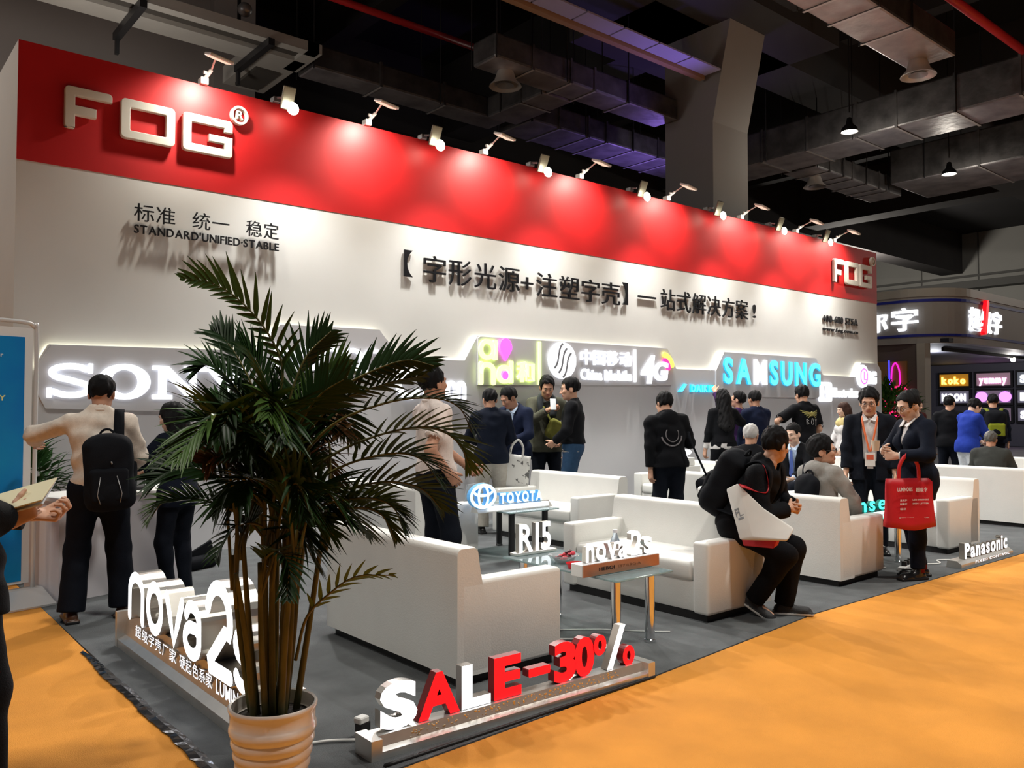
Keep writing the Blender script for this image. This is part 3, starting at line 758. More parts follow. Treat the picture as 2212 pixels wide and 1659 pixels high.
words('long line of black raised characters in the middle of the white wall', [('【', 5.35, 5.47, 2.99, 3.29), ('字形光源', 5.63, 7.16, 2.955, 3.265), ('+', 7.19, 7.40, 2.94, 3.25), ('注塑字壳', 7.46, 9.12, 2.94, 3.25), ('】', 9.17, 9.29, 2.965, 3.275), ('一', 9.52, 9.93, 2.94, 3.27), ('站式解决方案', 10.05, 12.37, 2.955, 3.27), ('!', 12.52, 12.6, 2.98, 3.27)], cjk=True, off=.012, bold=-.002)
words('small black telephone number line at right end of white wall', [('400-6110 575A', 14.85, 16.20, 3.10, 3.23)], off=.003, bold=.02)
words('small black web address line under the telephone number', [('www.fog.com.cn', 14.85, 16.20, 2.93, 3.0)], off=.003, bold=.012)
# ---- lit signs on the boards
def slab(t, ch, x0, x1, H, d, m):
    W = x1 - x0
    if ch == 'S':
        c = .07 * W
        top = arc(x0 + W * .5, H * .74, W * .46, H * .26, 20, 255, 22); bot = arc(x0 + W * .5, H * .27, W * .47, H * .27, 75, -160, 22)
        ribbon(t, 'letter', [[(x0 + W * (.5 + .38 * math.cos(a)), H * (.725 + .185 * math.sin(a))) for a in np.linspace(R(35), R(255), 16)] + [(x0 + W * (.5 + .38 * math.cos(a)), H * (.285 + .19 * math.sin(a))) for a in np.linspace(R(65), R(-150), 16)]], H * .17, d, m)
        for a_, b_ in ((.86, .72), (.03, .02)): polyletter(t, 'letter', [rrect(x0 + W * a_, x0 + W * (a_ + .09), H * b_, H * (b_ + .28), .004)], d, m)
    elif ch == 'O':
        polyletter(t, 'letter', [arc(x0 + W / 2, H / 2, W / 2, H * .52, 0, 360, 40)[:-1], arc(x0 + W / 2, H / 2, W * .26, H * .35, 0, 360, 40)[:-1]], d, m)
    elif ch == 'N':
        q = W / 100.; sl = H * .13
        polyletter(t, 'letter', [[(x0, 0), (x0 + 38 * q, 0), (x0 + 38 * q, sl), (x0 + 27 * q, sl), (x0 + 27 * q, H * .70), (x0 + 72 * q, 0), (x0 + 87 * q, 0), (x0 + 87 * q, H - sl), (x0 + W, H - sl), (x0 + W, H), (x0 + 62 * q, H), (x0 + 62 * q, H - sl), (x0 + 73 * q, H - sl), (x0 + 73 * q, H * .36), (x0 + 30 * q, H), (x0, H), (x0, H - sl), (x0 + 12 * q, H - sl), (x0 + 12 * q, sl), (x0, sl)]], d, m)
    elif ch == 'Y':
        q = W / 100.; sl = H * .13
        polyletter(t, 'letter', [[(x0 + 30 * q, 0), (x0 + 70 * q, 0), (x0 + 70 * q, sl), (x0 + 60 * q, sl), (x0 + 60 * q, H * .42), (x0 + 90 * q, H - sl), (x0 + W, H - sl), (x0 + W, H), (x0 + 64 * q, H), (x0 + 64 * q, H - sl), (x0 + 72 * q, H - sl), (x0 + 53 * q, H * .56), (x0 + 34 * q, H - sl), (x0 + 40 * q, H - sl), (x0 + 40 * q, H), (x0, H), (x0, H - sl), (x0 + 12 * q, H - sl), (x0 + 40 * q, H * .42), (x0 + 40 * q, sl), (x0 + 30 * q, sl)]], d, m)
LW = [W8, W8S]
t = wallsign('illuminated_sign', 'big glowing white slab serif letters behind the man with backpack', 'illuminated sign', 1.55, 1.50, 8.238)
for ch, a, b in (('S', 1.55, 1.95), ('O', 1.975, 2.43), ('N', 2.45, 2.925), ('Y', 2.935, 3.37)): slab(t, ch, a - 1.55, b - 1.55, .318, .035, LW)
# rounded monoline word behind the palm
t = wallsign('illuminated_sign', 'glowing rounded letters on the raised grey panel behind the palm', 'illuminated sign', 3.70, 1.84, 8.278)
def mono(t, ch, x, W, H, wd, d, m):
    r = W / 2
    if ch == 'o' or ch == 'O': ribbon(t, 'letter', [arc(x + r, H / 2, r, H / 2, 0, 360, 36)[:-1]], wd, d, m, closed=(0,))
    elif ch == 'n': ribbon(t, 'letter', [[(x, 0), (x, H * .55)] + arc(x + r, H * .62, r, H * .38, 180, 0, 16) + [(x + W, H * .3), (x + W, 0)]], wd, d, m)
    elif ch == 'h': ribbon(t, 'letter', [[(x, 0), (x, H)], [(x, H * .5)] + arc(x + r, H * .45, r, H * .25, 180, 0, 16) + [(x + W, 0)]], wd, d, m)
    elif ch == 'r': ribbon(t, 'letter', [[(x, 0), (x, H * .5)] + arc(x + r, H * .6, r, H * .4, 180, 90, 10) + [(x + W, H)]], wd, d, m)
    elif ch == 'v': ribbon(t, 'letter', [[(x, H), (x + r * .5, H * .5), (x + r, 0), (x + r * 1.5, H * .5), (x + W, H)]], wd, d, m)
    elif ch == 'a': ribbon(t, 'letter', [[(x + W * .08, H * .80)] + arc(x + r, H * .68, r, H * .32, 140, 0, 14)[2:] + [(x + W, H * .4), (x + W, H * .28)] + arc(x + r, H * .28, r, H * .28, 0, -270, 26)[1:] + [(x + W * .72, H * .57), (x + W, H * .5)]], wd, d, m)
    elif ch == 's': ribbon(t, 'letter', [[(x + r + r * math.cos(a), H * .75 + H * .25 * math.sin(a)) for a in np.linspace(R(25), R(225), 14)] + [(x + r, H * .5)] + [(x + r + r * math.cos(a), H * .25 + H * .25 * math.sin(a)) for a in np.linspace(R(45), R(-155), 14)]], wd, d, m)
    elif ch == '2': ribbon(t, 'letter', [arc(x + r, H - r * 1.05, r, r * 1.05, 165, -20, 18) + [(x + W * .80, H * .50), (x + W * .45, H * .28), (x + W * .08, H * .05), (x + W * .10, 0), (x + W * 1.02, 0)]], wd * 1.1, d, m)
for ch, a, b in (('h', 0, .21), ('o', .27, .49), ('n', .55, .75), ('o', .80, 1.02), ('r', 1.07, 1.22)): mono(t, ch, a, b - a, .225 if ch != 'h' else .24, .045, .03, LW)
t = wallsign('illuminated_sign', 'glowing white word behind the palm and the man in the pink shirt', 'illuminated sign', 5.16, 1.54, 8.278)
mb_c = arc(.2, .16, .15, .15, 45, 320, 26)
ribbon(t, 'letter', [mb_c], .07, .03, LW)
for ch, a, b in (('a', .42, .53), ('n', .59, .70), ('o', .75, .86), ('n', .91, 1.0)): mono(t, ch, a, b - a, .19, .05, .03, LW)
# lime / magenta sign
LM = [LIME, LIME]; MG = [MAG, MAG]
t = wallsign('illuminated_sign', 'lime and magenta glowing two line logo with a drop shape', 'illuminated sign', 6.36, 1.74, 8.248)
polyletter(t, 'letter', [arc(.14, .42, .135, .13, 0, 360, 28)[:-1], arc(.14, .42, .075, .075, 0, 360, 28)[:-1]], .03, LM)
polyletter(t, 'letter', [rrect(.235, .295, .29, .545, .012)], .03, LM)
drop = [(.43, .285), (.345, .41)] + arc(.43, .46, .10, .115, 200, -20, 20) + [(.515, .41)]
polyletter(t, 'drop', [drop], .04, MG)
ribbon(t, 'letter', [[(.04, .0), (.04, .24)], [(.04, .14)] + arc(.14, .15, .10, .08, 180, 0, 12) + [(.24, 0)]], .06, .03, LM)
polyletter(t, 'letter', [arc(.42, .115, .13, .12, 0, 360, 28)[:-1], arc(.42, .115, .07, .065, 0, 360, 28)[:-1]], .03, LM)
polyletter(t, 'letter', [rrect(.505, .56, .0, .29, .01)], .03, LM)
polyletter(t, 'dot', [arc(.42, .10, .05, .055, 0, 360, 20)[:-1]], .04, MG)
lettering(t, '和', .63, .93, .02, .28, .03, [LIME, LIME], bold=.02, cjk=True, part='character')
one('divider_bar', MB().box(7.37, 7.405, 8.22, 8.249, 1.73, 2.305), LIME, 'slim lime glowing upright bar between two wall signs', 'light bar')
# white globe emblem, characters, latin line
t = wallsign('illuminated_sign', 'glowing white round emblem with three wavy ribbons', 'emblem', 7.80, 2.07, 8.248)
def wave(o, w_):
    P = [(u, .085 * math.sin(u * 11.5)) for u in np.linspace(-.185, .185, 17)]; c, q = math.cos(R(52)), math.sin(R(52))
    f = lambda u, v: (c * u - q * v, q * u + c * v)
    return [f(u, v * .55 + o + w_) for u, v in P] + [f(u, v * .55 + o - w_) for u, v in P[::-1]]
polyletter(t, 'globe', [arc(0, 0, .255, .25, 0, 360, 44)[:-1]], .03, LW)
GWAVE = mat('wave_grey', (.30, .31, .34), .6)
for o_ in (.10, 0., -.10): polyletter(t, 'wave_line', [wave(o_, .016)], .004, [GWAVE, GWAVE], .030)
words('four glowing white characters right of the round emblem', [('中国移动', 8.16, 9.20, 2.03, 2.235)], 'illuminated sign', 'illuminated_sign', LW, 8.249, .03, 0, .006, True)
words('glowing white latin words under the four characters', [('China', 8.16, 8.58, 1.82, 1.97), ('Mobile', 8.64, 9.20, 1.82, 1.97)], 'illuminated sign', 'illuminated_sign', LW, 8.249, .03, 0, .018, gap=.1)
one('divider_bar', MB().box(9.27, 9.30, 8.22, 8.249, 1.81, 2.285), W8, 'slim white glowing upright bar beside the slanted numeral sign', 'light bar')
t = words('slanted glowing white numeral and letter at right of grey board', [('4', 9.40, 9.68, 1.79, 2.215), ('G', 9.68, 10.0, 1.84, 2.13)], 'illuminated sign', 'illuminated_sign', LW, 8.249, .03, 0, .04, shear=.18)
ribbon(t, 'swoosh', [arc(10.0 - 9.4 - .12, .26, .26, .20, 75, 10, 12)], .07, .03, [mat('yellow_led', (1, .85, .1), emit=(1, .8, .08), es=1.6)] * 2)
ribbon(t, 'swoosh', [arc(10.0 - 9.4 - .12, .24, .17, .14, 60, 5, 10)], .08, .03, [lit('crimson_led', (.95, .03, .22), 1.4)] * 2)
CY = [BLUEE, lit('cyan_side', (.02, .45, .75), .8)]
words('big cyan glowing capitals with one white letter on grey board', [('SAMSUNG', 11.46, 14.46, 1.83, 2.26)], 'illuminated sign', 'illuminated_sign', CY, 8.249, .03, 0, .035, gap=.2, mats_for=lambda i, ch: (LW if i == 2 else CY))
t = words('small cyan glowing word sign with a slanted bar near the raised arm', [('DAIKIN', 10.62, 11.22, 1.68, 1.80)], 'illuminated sign', 'illuminated_sign', CY, 8.279, .035, 0, .05, gap=.1)
polyletter(t, 'slanted_bar', [[(-.30, 0.0), (-.22, 0), (-.10, .12), (-.16, .125)]], .035, CY)
t = wallsign('illuminated_sign', 'glowing white rounded square emblem with word below the pink ringed emblem', 'illuminated sign', 14.46, 1.55, 8.278)
polyletter(t, 'emblem', [rrect(0, .44, 0, .37, .05), rrect(.16, .28, .06, .17, .02), rrect(.16, .28, .2, .31, .02)], .04, LW)
lettering(t, 'Electrolux', .52, 1.48, .09, .27, .03, LW, bold=.012, gap=.14)
t = wallsign('illuminated_sign', 'round glowing emblem with pink ring and two letters at wall end', 'illuminated sign', 15.92, 1.88, 8.278)
polyletter(t, 'emblem', [arc(.20, .19, .22, .23, 0, 360, 32)[:-1]], .04, LW)
ribbon(t, 'ring', [arc(.22, .19, .14, .15, 0, 360, 28)[:-1]], .025, .012, [MAG, MAG], off=.04, closed=(0,))
ribbon(t, 'ring', [[(.22, .28), (.22, .12), (.31, .12)]], .025, .012, [MAG, MAG], off=.04)
lettering(t, 'LG', .45, .74, .04, .30, .05, LW, bold=.05)

# ------------------------------------------------------------------ lamps clipped to the top of the wall
ALX = (2.96, 4.85, 6.57, 8.31, 10.23, 12.20, 13.95, 15.30)
BLX = (3.78, 5.67, 7.42, 9.42, 11.30, 13.10, 14.68)
LAMPW = lit('lamp_face', (1.0, .95, .78), 16.0)
ordn = ['first', 'second', 'third', 'fourth', 'fifth', 'sixth', 'seventh', 'eighth']
PALE = mat('pale_metal', (.78, .76, .73), .35, .2)
def arm_lamp(i, x):
    t = thing('arm_floodlight', '%s pale arm lamp from the left, flat head turned back to the red fascia' % ordn[i], 'lamp', (x, WY, ZT), 0, 'arm lamps on the stand wall')
    MB().box(-.04, .04, -.05, .05, 0, .07, 0, .01).build('clamp', PALE, t)
    j = (0.03, -.14, .12); k = (.0, -.34, .17)
    MB().tube([(0, -.02, .05), j], .020, 0, 8).tube([(-.03, -.09, .10), (.03, -.09, .10)], .018, 0, 8).build('lower_arm', PALE, t, True, 40)
    MB().tube([j, k], .010, 0, 8).build('upper_arm', PALE, t, True, 40)
    M = Matrix.Translation((.0, -.43, .135)) @ Matrix.Rotation(R(20), 4, 'X') @ Matrix.Rotation(R(8), 4, 'Y')
    h = MB().box(-.12, .12, -.09, .09, -.014, .018, 0, .010, 2, M).build('lamp_head', PALE, t)
    MB().box(-.10, .10, -.07, .07, -.020, -.0145, 0, 0, 2, M).build('lamp_glass', lit('lamp_glass', (1, .9, .7), .4), h)
    lamp('SPOT', (x, WY - .425, ZT + .10), 98, (1.0, .94, .82), (x, WY, ZT - .60), .06, 138, 1.0)
def short_lamp(i, x):
    t = thing('short_floodlight', '%s bright short floodlight from the left, shining out over the stand' % ordn[i], 'lamp', (x, WY, ZT), 0, 'short floodlights on the stand wall')
    MB().box(-.09, -.01, -.05, .05, 0, .06, 0, .01).build('clamp', GREYM, t)
    MB().tube([(-.05, -.03, .05), (-.03, -.12, .03)], .014, 0, 8).build('lower_arm', GREYM, t, True, 40)
    M = Matrix.Translation((.0, -.20, .0)) @ Matrix.Rotation(R(24), 4, 'X')
    h = MB().box(-.07, .07, -.016, .016, -.11, .13, 0, .010, 2, M).build('lamp_head', mat('olive_metal', (.20, .19, .15), .4, .5), t)
    MB().ball((0, 0, 0), .068, 0, 10, (1, .45, 1)).build('lamp_glass', LAMPW, h, True).location = (.02, -.28, -.12)
    lamp('SPOT', (x + .02, WY - .36, ZT - .12), 340, (1.0, .98, .93), (x + .3, 5.4, .2), .07, 125, .7)
for i, x in enumerate(ALX): arm_lamp(i, x)
for i, x in enumerate(BLX): short_lamp(i, x)

# ------------------------------------------------------------------ ducts, pipes and trays under the ceiling
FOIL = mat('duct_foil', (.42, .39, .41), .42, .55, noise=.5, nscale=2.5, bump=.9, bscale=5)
FOIL_SHADED = mat('duct_foil_shaded', (.13, .123, .125), .45, .6, noise=.6, nscale=3, bump=.9, bscale=5)
def duct(label, a, b, w_, h_, z, seams=1.3, axis='x', group='foil wrapped air ducts'):
    t = thing('air_duct', label, 'air duct', (0, 0, 0), 0, group)
    mb = MB(); n = max(2, int((b[0 if axis == 'x' else 1] - a[0 if axis == 'x' else 1]) / seams))
    if axis == 'x': mb.box(a[0], b[0], a[1] - w_ / 2, a[1] + w_ / 2, z, z + h_, 0, .04, 2)
    else: mb.box(a[0] - w_ / 2, a[0] + w_ / 2, a[1], b[1], z, z + h_, 0, .04, 2)
    # shade put into the colour: side faces dark foil, bottom pale
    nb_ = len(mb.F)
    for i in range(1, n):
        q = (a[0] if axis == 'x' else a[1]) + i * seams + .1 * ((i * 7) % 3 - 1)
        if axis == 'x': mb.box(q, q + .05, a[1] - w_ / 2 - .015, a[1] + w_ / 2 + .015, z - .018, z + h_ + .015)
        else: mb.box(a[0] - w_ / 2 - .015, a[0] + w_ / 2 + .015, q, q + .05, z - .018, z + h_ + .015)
    o = mb.build('duct_body', [FOIL, FOIL_SHADED, mat('duct_tape', (.46, .44, .44), .5, .2)], t)
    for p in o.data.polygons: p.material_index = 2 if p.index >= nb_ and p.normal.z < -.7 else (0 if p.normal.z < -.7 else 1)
    for i in range(0, n + 1, 2):
        q = (a[0] if axis == 'x' else a[1]) + i * seams
        q = min(q, (b[0] if axis == 'x' else b[1]) - .1)
        for sg in (-1, 1):
            p = (q, a[1] + sg * (w_ / 2 + .03)) if axis == 'x' else (a[0] + sg * (w_ / 2 + .03), q)
            MB().tube([(p[0], p[1], z - .03), (p[0], p[1], 10.9)], .012, 0, 6).build('hanger_rod', BLACKM, t)
    return t
def diffuser(label, x, y, z):
    t = thing('air_diffuser', label, 'air diffuser', (x, y, z), 0, 'round ceiling diffusers')
    MB().lathe([(.14, .0), (.16, -.06), (.19, -.16), (.27, -.24), (.28, -.26), (.24, -.25), (.20, -.19), (.16, -.17)], 0, 0, 28).build('collar', mat('diffuser_metal', (.5, .47, .44), .4, .5), t, True, 50)
    MB().lathe([(.0, -.18), (.06, -.19), (.12, -.21), (.15, -.245), (.13, -.235), (.0, -.20)], 0, 0, 24).build('cone', GREYM, t, True, 50)
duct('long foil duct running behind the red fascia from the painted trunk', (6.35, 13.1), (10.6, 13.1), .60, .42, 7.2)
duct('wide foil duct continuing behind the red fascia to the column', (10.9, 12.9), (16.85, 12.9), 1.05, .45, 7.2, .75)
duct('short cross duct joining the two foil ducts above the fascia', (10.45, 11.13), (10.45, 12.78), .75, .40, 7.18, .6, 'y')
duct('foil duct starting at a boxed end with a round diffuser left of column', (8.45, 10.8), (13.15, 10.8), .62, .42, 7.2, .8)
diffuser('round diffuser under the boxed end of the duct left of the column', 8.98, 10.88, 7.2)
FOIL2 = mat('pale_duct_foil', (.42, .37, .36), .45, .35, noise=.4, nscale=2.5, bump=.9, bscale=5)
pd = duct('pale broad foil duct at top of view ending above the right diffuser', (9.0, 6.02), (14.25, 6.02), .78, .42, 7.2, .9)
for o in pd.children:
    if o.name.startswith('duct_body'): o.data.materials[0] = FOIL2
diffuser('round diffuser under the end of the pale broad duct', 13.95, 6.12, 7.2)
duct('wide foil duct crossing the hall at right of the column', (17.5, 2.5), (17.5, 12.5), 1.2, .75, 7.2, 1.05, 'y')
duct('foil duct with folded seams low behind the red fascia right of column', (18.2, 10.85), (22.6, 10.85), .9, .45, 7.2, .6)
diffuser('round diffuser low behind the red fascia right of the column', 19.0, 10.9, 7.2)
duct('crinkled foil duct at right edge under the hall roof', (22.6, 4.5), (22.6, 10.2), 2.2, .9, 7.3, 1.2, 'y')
diffuser('round diffuser at the right edge of the view', 18.6, 5.6, 7.2)
# painted trunk with a recessed slot on the left
TR = mat('painted_duct', (.34, .33, .31), .6, noise=.1, nscale=2)
t = thing('painted_trunk_duct', 'pale painted trunk duct with a slot along the left hall wall', 'air duct', (0, 0, 0))
mb = MB().box(-6, 6.2, 12.28, 12.46, 7.2, 7.36).box(-6, 6.2, 12.78, 13.22, 7.2, 7.36).box(-6, 6.2, 12.46, 12.78, 7.30, 7.36).box(6.0, 6.25, 12.28, 13.22, 7.2, 7.36)
mb.build('duct_body', TR, t)
MB().box(-6, 6.0, 12.47, 12.77, 7.27, 7.30).build('slot', mat('dark_slot', (.05, .045, .04), .8), t)
mb = MB().box(5.45, 6.2, 13.22, 14.5, 7.2, 7.5); mb.build('end_branch', TR, t)
MB().box(5.6, 6.02, 13.4, 14.3, 7.15, 7.2).build('grille', mat('dark_slot', (.05, .045, .04), .8), t)
for x in (3.45, 5.35):
    MB().box(x - .05, x + .05, 12.2, 13.6, 7.08, 7.19).box(x - .025, x + .025, 13.5, 13.58, 6.85, 7.1).build('bracket', BLACKM, t)
tube1 = MB().tube([(2.0, 11.9, 8.0), (9.2, 11.9, 8.0)], .06, 0, 12)
REDP = mat('red_pipe', (.42, .015, .02), .45)
one('sprinkler_pipe', tube1, REDP, 'red pipe under the dark ceiling left of the column', 'pipe', 'red pipes', True)
one('sprinkler_pipe', MB().tube([(12.5, 5.55, 8.0), (19.5, 5.5, 8.0)], .075, 0, 12), REDP, 'red pipe at the top right corner of the view', 'pipe', 'red pipes', True)
one('sprinkler_pipe', MB().tube([(24.0, 2.5, 8.1), (24.0, 12.5, 8.1)], .07, 0, 12), REDP, 'thin red pipe above the crinkled duct at right', 'pipe', 'red pipes', True)
t = thing('cable_tray', 'brown cable tray with purple lit panels running to the column', 'cable tray', (0, 0, 0))
MB().box(5, 13.1, 9.80, 9.92, 7.8, 7.88).build('rail', mat('brown_rail', (.30, .17, .09), .6), t)
mb = MB()
for i in range(9): mb.box(5 + i * .9, 5.86 + i * .9, 9.40, 9.76, 7.85, 7.88)
mb.build('panel', mat('lilac_panel', (.34, .30, .42), .5), t)
lamp('SPOT', (12.2, 9.3, 6.2), 60, (.32, .22, 1.0), (11.4, 9.7, 8.2), .1, 100, .9)
lamp('SPOT', (14.8, 12.0, 5.3), 160, (.36, .22, 1.0), (14.2, 12.2, 8.2), .1, 120, .9)
def hall_lamp(label, x, y, z):
    t = thing('hall_lamp', label, 'lamp', (x, y, z), 0, 'hall lamps')
    MB().lathe([(.02, .30), (.05, .28), (.07, .16), (.15, .08), (.17, .0), (.16, .0), (.13, .08)], 0, 0, 24).build('shade', BLACKM, t, True, 50)
    MB().ball((0, 0, .03), .15, 0, 10, (1, 1, .35)).build('bulb', LAMPW, t, True)
    MB().tube([(0, 0, .4), (0, 0, 11.0 - z)], .012).build('rod', BLACKM, t)
    lamp('POINT', (x, y, z - .12), 45, (1, .93, .8), None, .12)
hall_lamp('bright round hall lamp hanging before the wide crossing duct', 15.9, 8.35, 7.0)
hall_lamp('bright round hall lamp hanging over the neighbouring stand', 20.6, 8.35, 7.0)
t = thing('dome_camera', 'small dome camera on a rod near the left pilaster', 'camera', (5.44, 13.5, 8.15))
MB().tube([(-.06, .1, -.6), (-.06, .1, 2.7)], .03).build('rod', BLACKM, t); MB().ball((0, 0, 0), .12, 0, 10).build('dome', GREYM, t, True)

# ------------------------------------------------------------------ the neighbouring stand at right
NB = mat('neighbour_grey', (.36, .345, .33), .6); NBD = mat('neighbour_brown', (.15, .115, .10), .7); BLUES = mat('blue_stripe', (.015, .025, .30), .5)
def facade(z0, z1, o=0., t=.25):
    def path(off):
        p = [(22.6 - off, 19.0), (22.6 - off, 10.6)]
        r = 1.4 + off
        p += [(24.0 + r * math.cos(R(a)), 10.6 + r * math.sin(R(a))) for a in range(185, 270, 8)]
        p += [(24.0, 9.2 - off), (46.0, 9.2 - off)]
        return p
    a = path(o); b = path(o - t)[::-1]; return MB().prism(a + b, 'z', z0, z1)
nbw = struct('wall_neighbour', facade(3.18, 4.62), NB)
facade(4.30, 4.37, .02, .05).build('stripe', BLUES, nbw)
facade(3.36, 3.43, .02, .05).build('stripe', BLUES, nbw)
facade(4.44, 4.66, .03, .06).build('rim', mat('cap_olive', (.40, .38, .34), .5), nbw)
struct('wall_neighbour_side', MB().box(22.7, 22.95, 10.09, 19, 0, 3.18), NBD)
struct('trim_1', MB().box(22.62, 22.95, 9.86, 10.08, 0, 3.18), mat('post_beige', (.55, .52, .46), .6))
struct('wall_neighbour_inner', MB().box(35.2, 35.5, 8.2, 19, 0, 3.3), mat('slate_blue', (.20, .20, .26), .6))
struct('ceiling_neighbour', MB().box(23, 45, 9.4, 19, 3.2, 3.3), mat('soffit_dark', (.02, .02, .03), .7))
one('poster', MB().box(22.64, 22.695, 10.36, 11.6, .9, 2.72), mat('orange_board', (.36, .20, .06), .6), 'flat orange brown board behind the pink neon figure', 'board')
t = thing('neon_sign', 'pink and blue neon outline with loops on the orange brown board', 'neon sign', (22.6, 10.72, 1.25))
NP = lit('pink_neon', (.85, .02, .16), 1.0); NM = lit('magenta_neon', (.70, .02, .50), 1.0); NBl = lit('blue_neon', (.06, .06, .85), 1.0)
def nz(pts): return [(0, -p[0], p[1]) for p in pts]
MB().tube(nz(spl([(-.05, .72), (-.02, 1.25), (.08, 1.42), (.18, 1.2), (.20, .75)], 8)), .022).build('finger_loop', NM, t, True)
MB().tube(nz([(-.10, .78), (-.10, 1.5)]), .022).build('straight_tube', NBl, t, True)
MB().tube(nz(spl([(-.05, .70), (-.22, .45), (-.18, .15), (.02, -.02), (.25, .05), (.42, .4), (.36, .70), (.16, .78), (-.05, .70)], 8)), .025).build('palm_loop', NP, t, True)
MB().tube(nz(spl([(-.15, .5), (.05, .35), (.25, .5), (.2, .2), (-.05, .1), (.1, .55), (.38, .3)], 8)), .02).build('inner_loop', NP, t, True)
words_l = []
def nsign(label, txt, loc, rz, w_, h_, m, cjk=True, bold=.05, cat='illuminated sign', name='illuminated_sign', mats_for=None):
    t = thing(name, label, cat, loc, rz); lettering(t, txt, 0, w_, 0, h_, .06, m, bold=bold, cjk=cjk, part='character' if cjk else 'letter', mats_for=mats_for); return t
nsign('two glowing white characters on the side of the neighbouring fascia', '你字', (22.60, 11.62, 3.52), R(-90), 1.62, .60, LW, bold=.02)
t = nsign('glowing white characters with a red stroke on the neighbouring fascia front', '超级字', (23.75, 9.2, 3.52), 0, 2.2, .62, LW, bold=.02)
ribbon(t, 'red_stroke', [[(.86, .02), (1.05, .82)]], .16, .10, [REDL, REDL], off=.02)
# lit boxes on the inner wall
ybs = [(14.7, 13.6), (13.3, 12.1), (11.85, 10.6)]
cols = {0: ((.55, .24, .02), (1.0, .75, .12)), 1: ((.36, .22, .28), (1.0, .55, .85))}
BOXF = mat('box_frame', (.03, .03, .035), .5)
for r_, z in enumerate((2.34, 1.66, .98)):
    for c_, (ya, yb) in enumerate(ybs):
        if r_ == 2 and c_ == 0: continue
        lab = ['upper', 'middle', 'lower'][r_] + ' lit sign box in the ' + ['left', 'middle', 'right'][c_] + ' column of the neighbouring shelf wall'
        t = thing('lit_sign_box', lab, 'sign box', (35.2, (ya + yb) / 2, z), R(-90), 'sign boxes on the shelf wall'); hw = (ya - yb) / 2
        fm = MB().box(-hw - .08, hw + .08, -.16, 0, -.08, .56); fm.build('frame', BOXF, t)
        bc, lc = cols.get(c_, ((.16, .17, .20), (.95, .97, 1))) if r_ == 0 else (((.16, .15, .2), (.95, .97, 1)) if c_ != 1 else ((.22, .16, .22), (.55, .15, .95)))
        bm_ = mat('box_back_%d%d' % (r_, c_), bc, .6, emit=bc, es=.35)
        MB().box(-hw, hw, -.175, -.16, 0, .48).build('panel', bm_, t)
        lm = lit('box_letter_%d%d' % (r_, c_), lc, 2.2)
        if r_ == 1 and c_ == 1:
            for q in (-.42, .42): polyletter(t, 'disc', [arc(q, .24, .22, .2, 0, 360, 20)[:-1]], .03, [lm, lm], off=.175)
        else: lettering(t, ['koko', 'yummy', 'SUN', 'MOON', '', 'BIG', '', 'pop', 'SALT'][r_ * 3 + c_], -hw * .85, hw * .8, .08, .38, .03, [lm, lm], bold=.05, off=.175)
t = thing('track_light', 'small bright track lamp inside the neighbouring stand', 'lamp', (30, 10.4, 3.2))
MB().box(-5, 1.5, -.03, .03, -.10, 0).build('track', BLACKM, t); MB().ball((.4, 0, -.14), .08, 0, 8).build('bulb', LAMPW, t, True)
lamp('POINT', (30.4, 10.4, 2.9), 60, (1, .95, .9), None, .1)
lamp('POINT', (27, 11.5, 2.8), 60, (.9, .92, 1), None, .1)
# ------------------------------------------------------------------ couches
def make_sofa(label, loc, rz, L=1.38, D=.72, group='white leather couches'):
    """faces +x, length along y, origin at the middle of the base"""
    t = thing('sofa', label, 'sofa', loc, rz, group); h = L / 2; d = D / 2
    MB().box(-d + .04, d - .04, -h + .04, h - .04, 0, .06).build('plinth', DARKB, t)
    MB().box(-d + .05, d - .03, -h + .12, h - .12, .055, .26, 0, .012, 2).build('base', LEATHER, t, True, 40)
    MB().box(-d + .18, d - .005, -h + .135, h - .135, .255, .385, 0, .035, 4).build('seat_cushion', LEATHER, t, True, 50)
    # backrest: slab whose front leans and whose top is rounded
    pr = [(-d, .05), (-d, .665)] + [(-d + .03 + .03 * math.cos(R(a)), .665 + .035 * math.sin(R(a))) for a in range(180, 89, -15)] + [(-d + .10 + .035 * math.cos(R(a)), .665 + .035 * math.sin(R(a))) for a in range(90, -1, -15)] + [(-d + .145, .60), (-d + .165, .5), (-d + .20, .38), (-d + .22, .26), (-d + .22, .05)]
    mb = MB(); n = len(pr); V = []; 
    for y, sh in ((-h, .985), (-h + .012, 1.0), (h - .012, 1.0), (h, .985)):
        cx, cz = -d + .09, .36
        V += [(cx + (p[0] - cx) * sh, y, cz + (p[1] - cz) * (sh if p[1] > .3 else 1)) for p in pr]
    F = [(k * n + i, k * n + (i + 1) % n, (k + 1) * n + (i + 1) % n, (k + 1) * n + i) for k in range(3) for i in range(n)] + [tuple(range(n))[::-1], tuple(range(3 * n, 4 * n))]
    F = [f[::-1] for f in F]
    mb.add(V, F).build('backrest', LEATHER, t, True, 40)
    for sg in (-1, 1):
        y0 = sg * h; y1 = sg * (h - .13)
        MB().box(-d + .02, d, min(y0, y1), max(y0, y1), .05, .525, 0, .022, 3).build('armrest', LEATHER, t, True, 50)
    return t
def copy_tree(src, loc, rz, label):
    def cp(o, par):
        c = o.copy(); C.objects.link(c)
        if par is not None: c.parent = par; c.matrix_parent_inverse = o.matrix_parent_inverse.copy()
        for ch in o.children: cp(ch, c)
        return c
    r = cp(src, None); r.location = loc; r.rotation_euler = (0, 0, rz); r['label'] = label
    return r
s1 = make_sofa('white couch seen from behind nearest the sale sign', (2.85, 4.085, 0), 0)
def sofa(label, x, y, rz): return copy_tree(s1, (x, y, 0), R(rz), label)
sofa('white couch beside the low glass table with the person perched on its arm', 4.85, 4.05, 180)
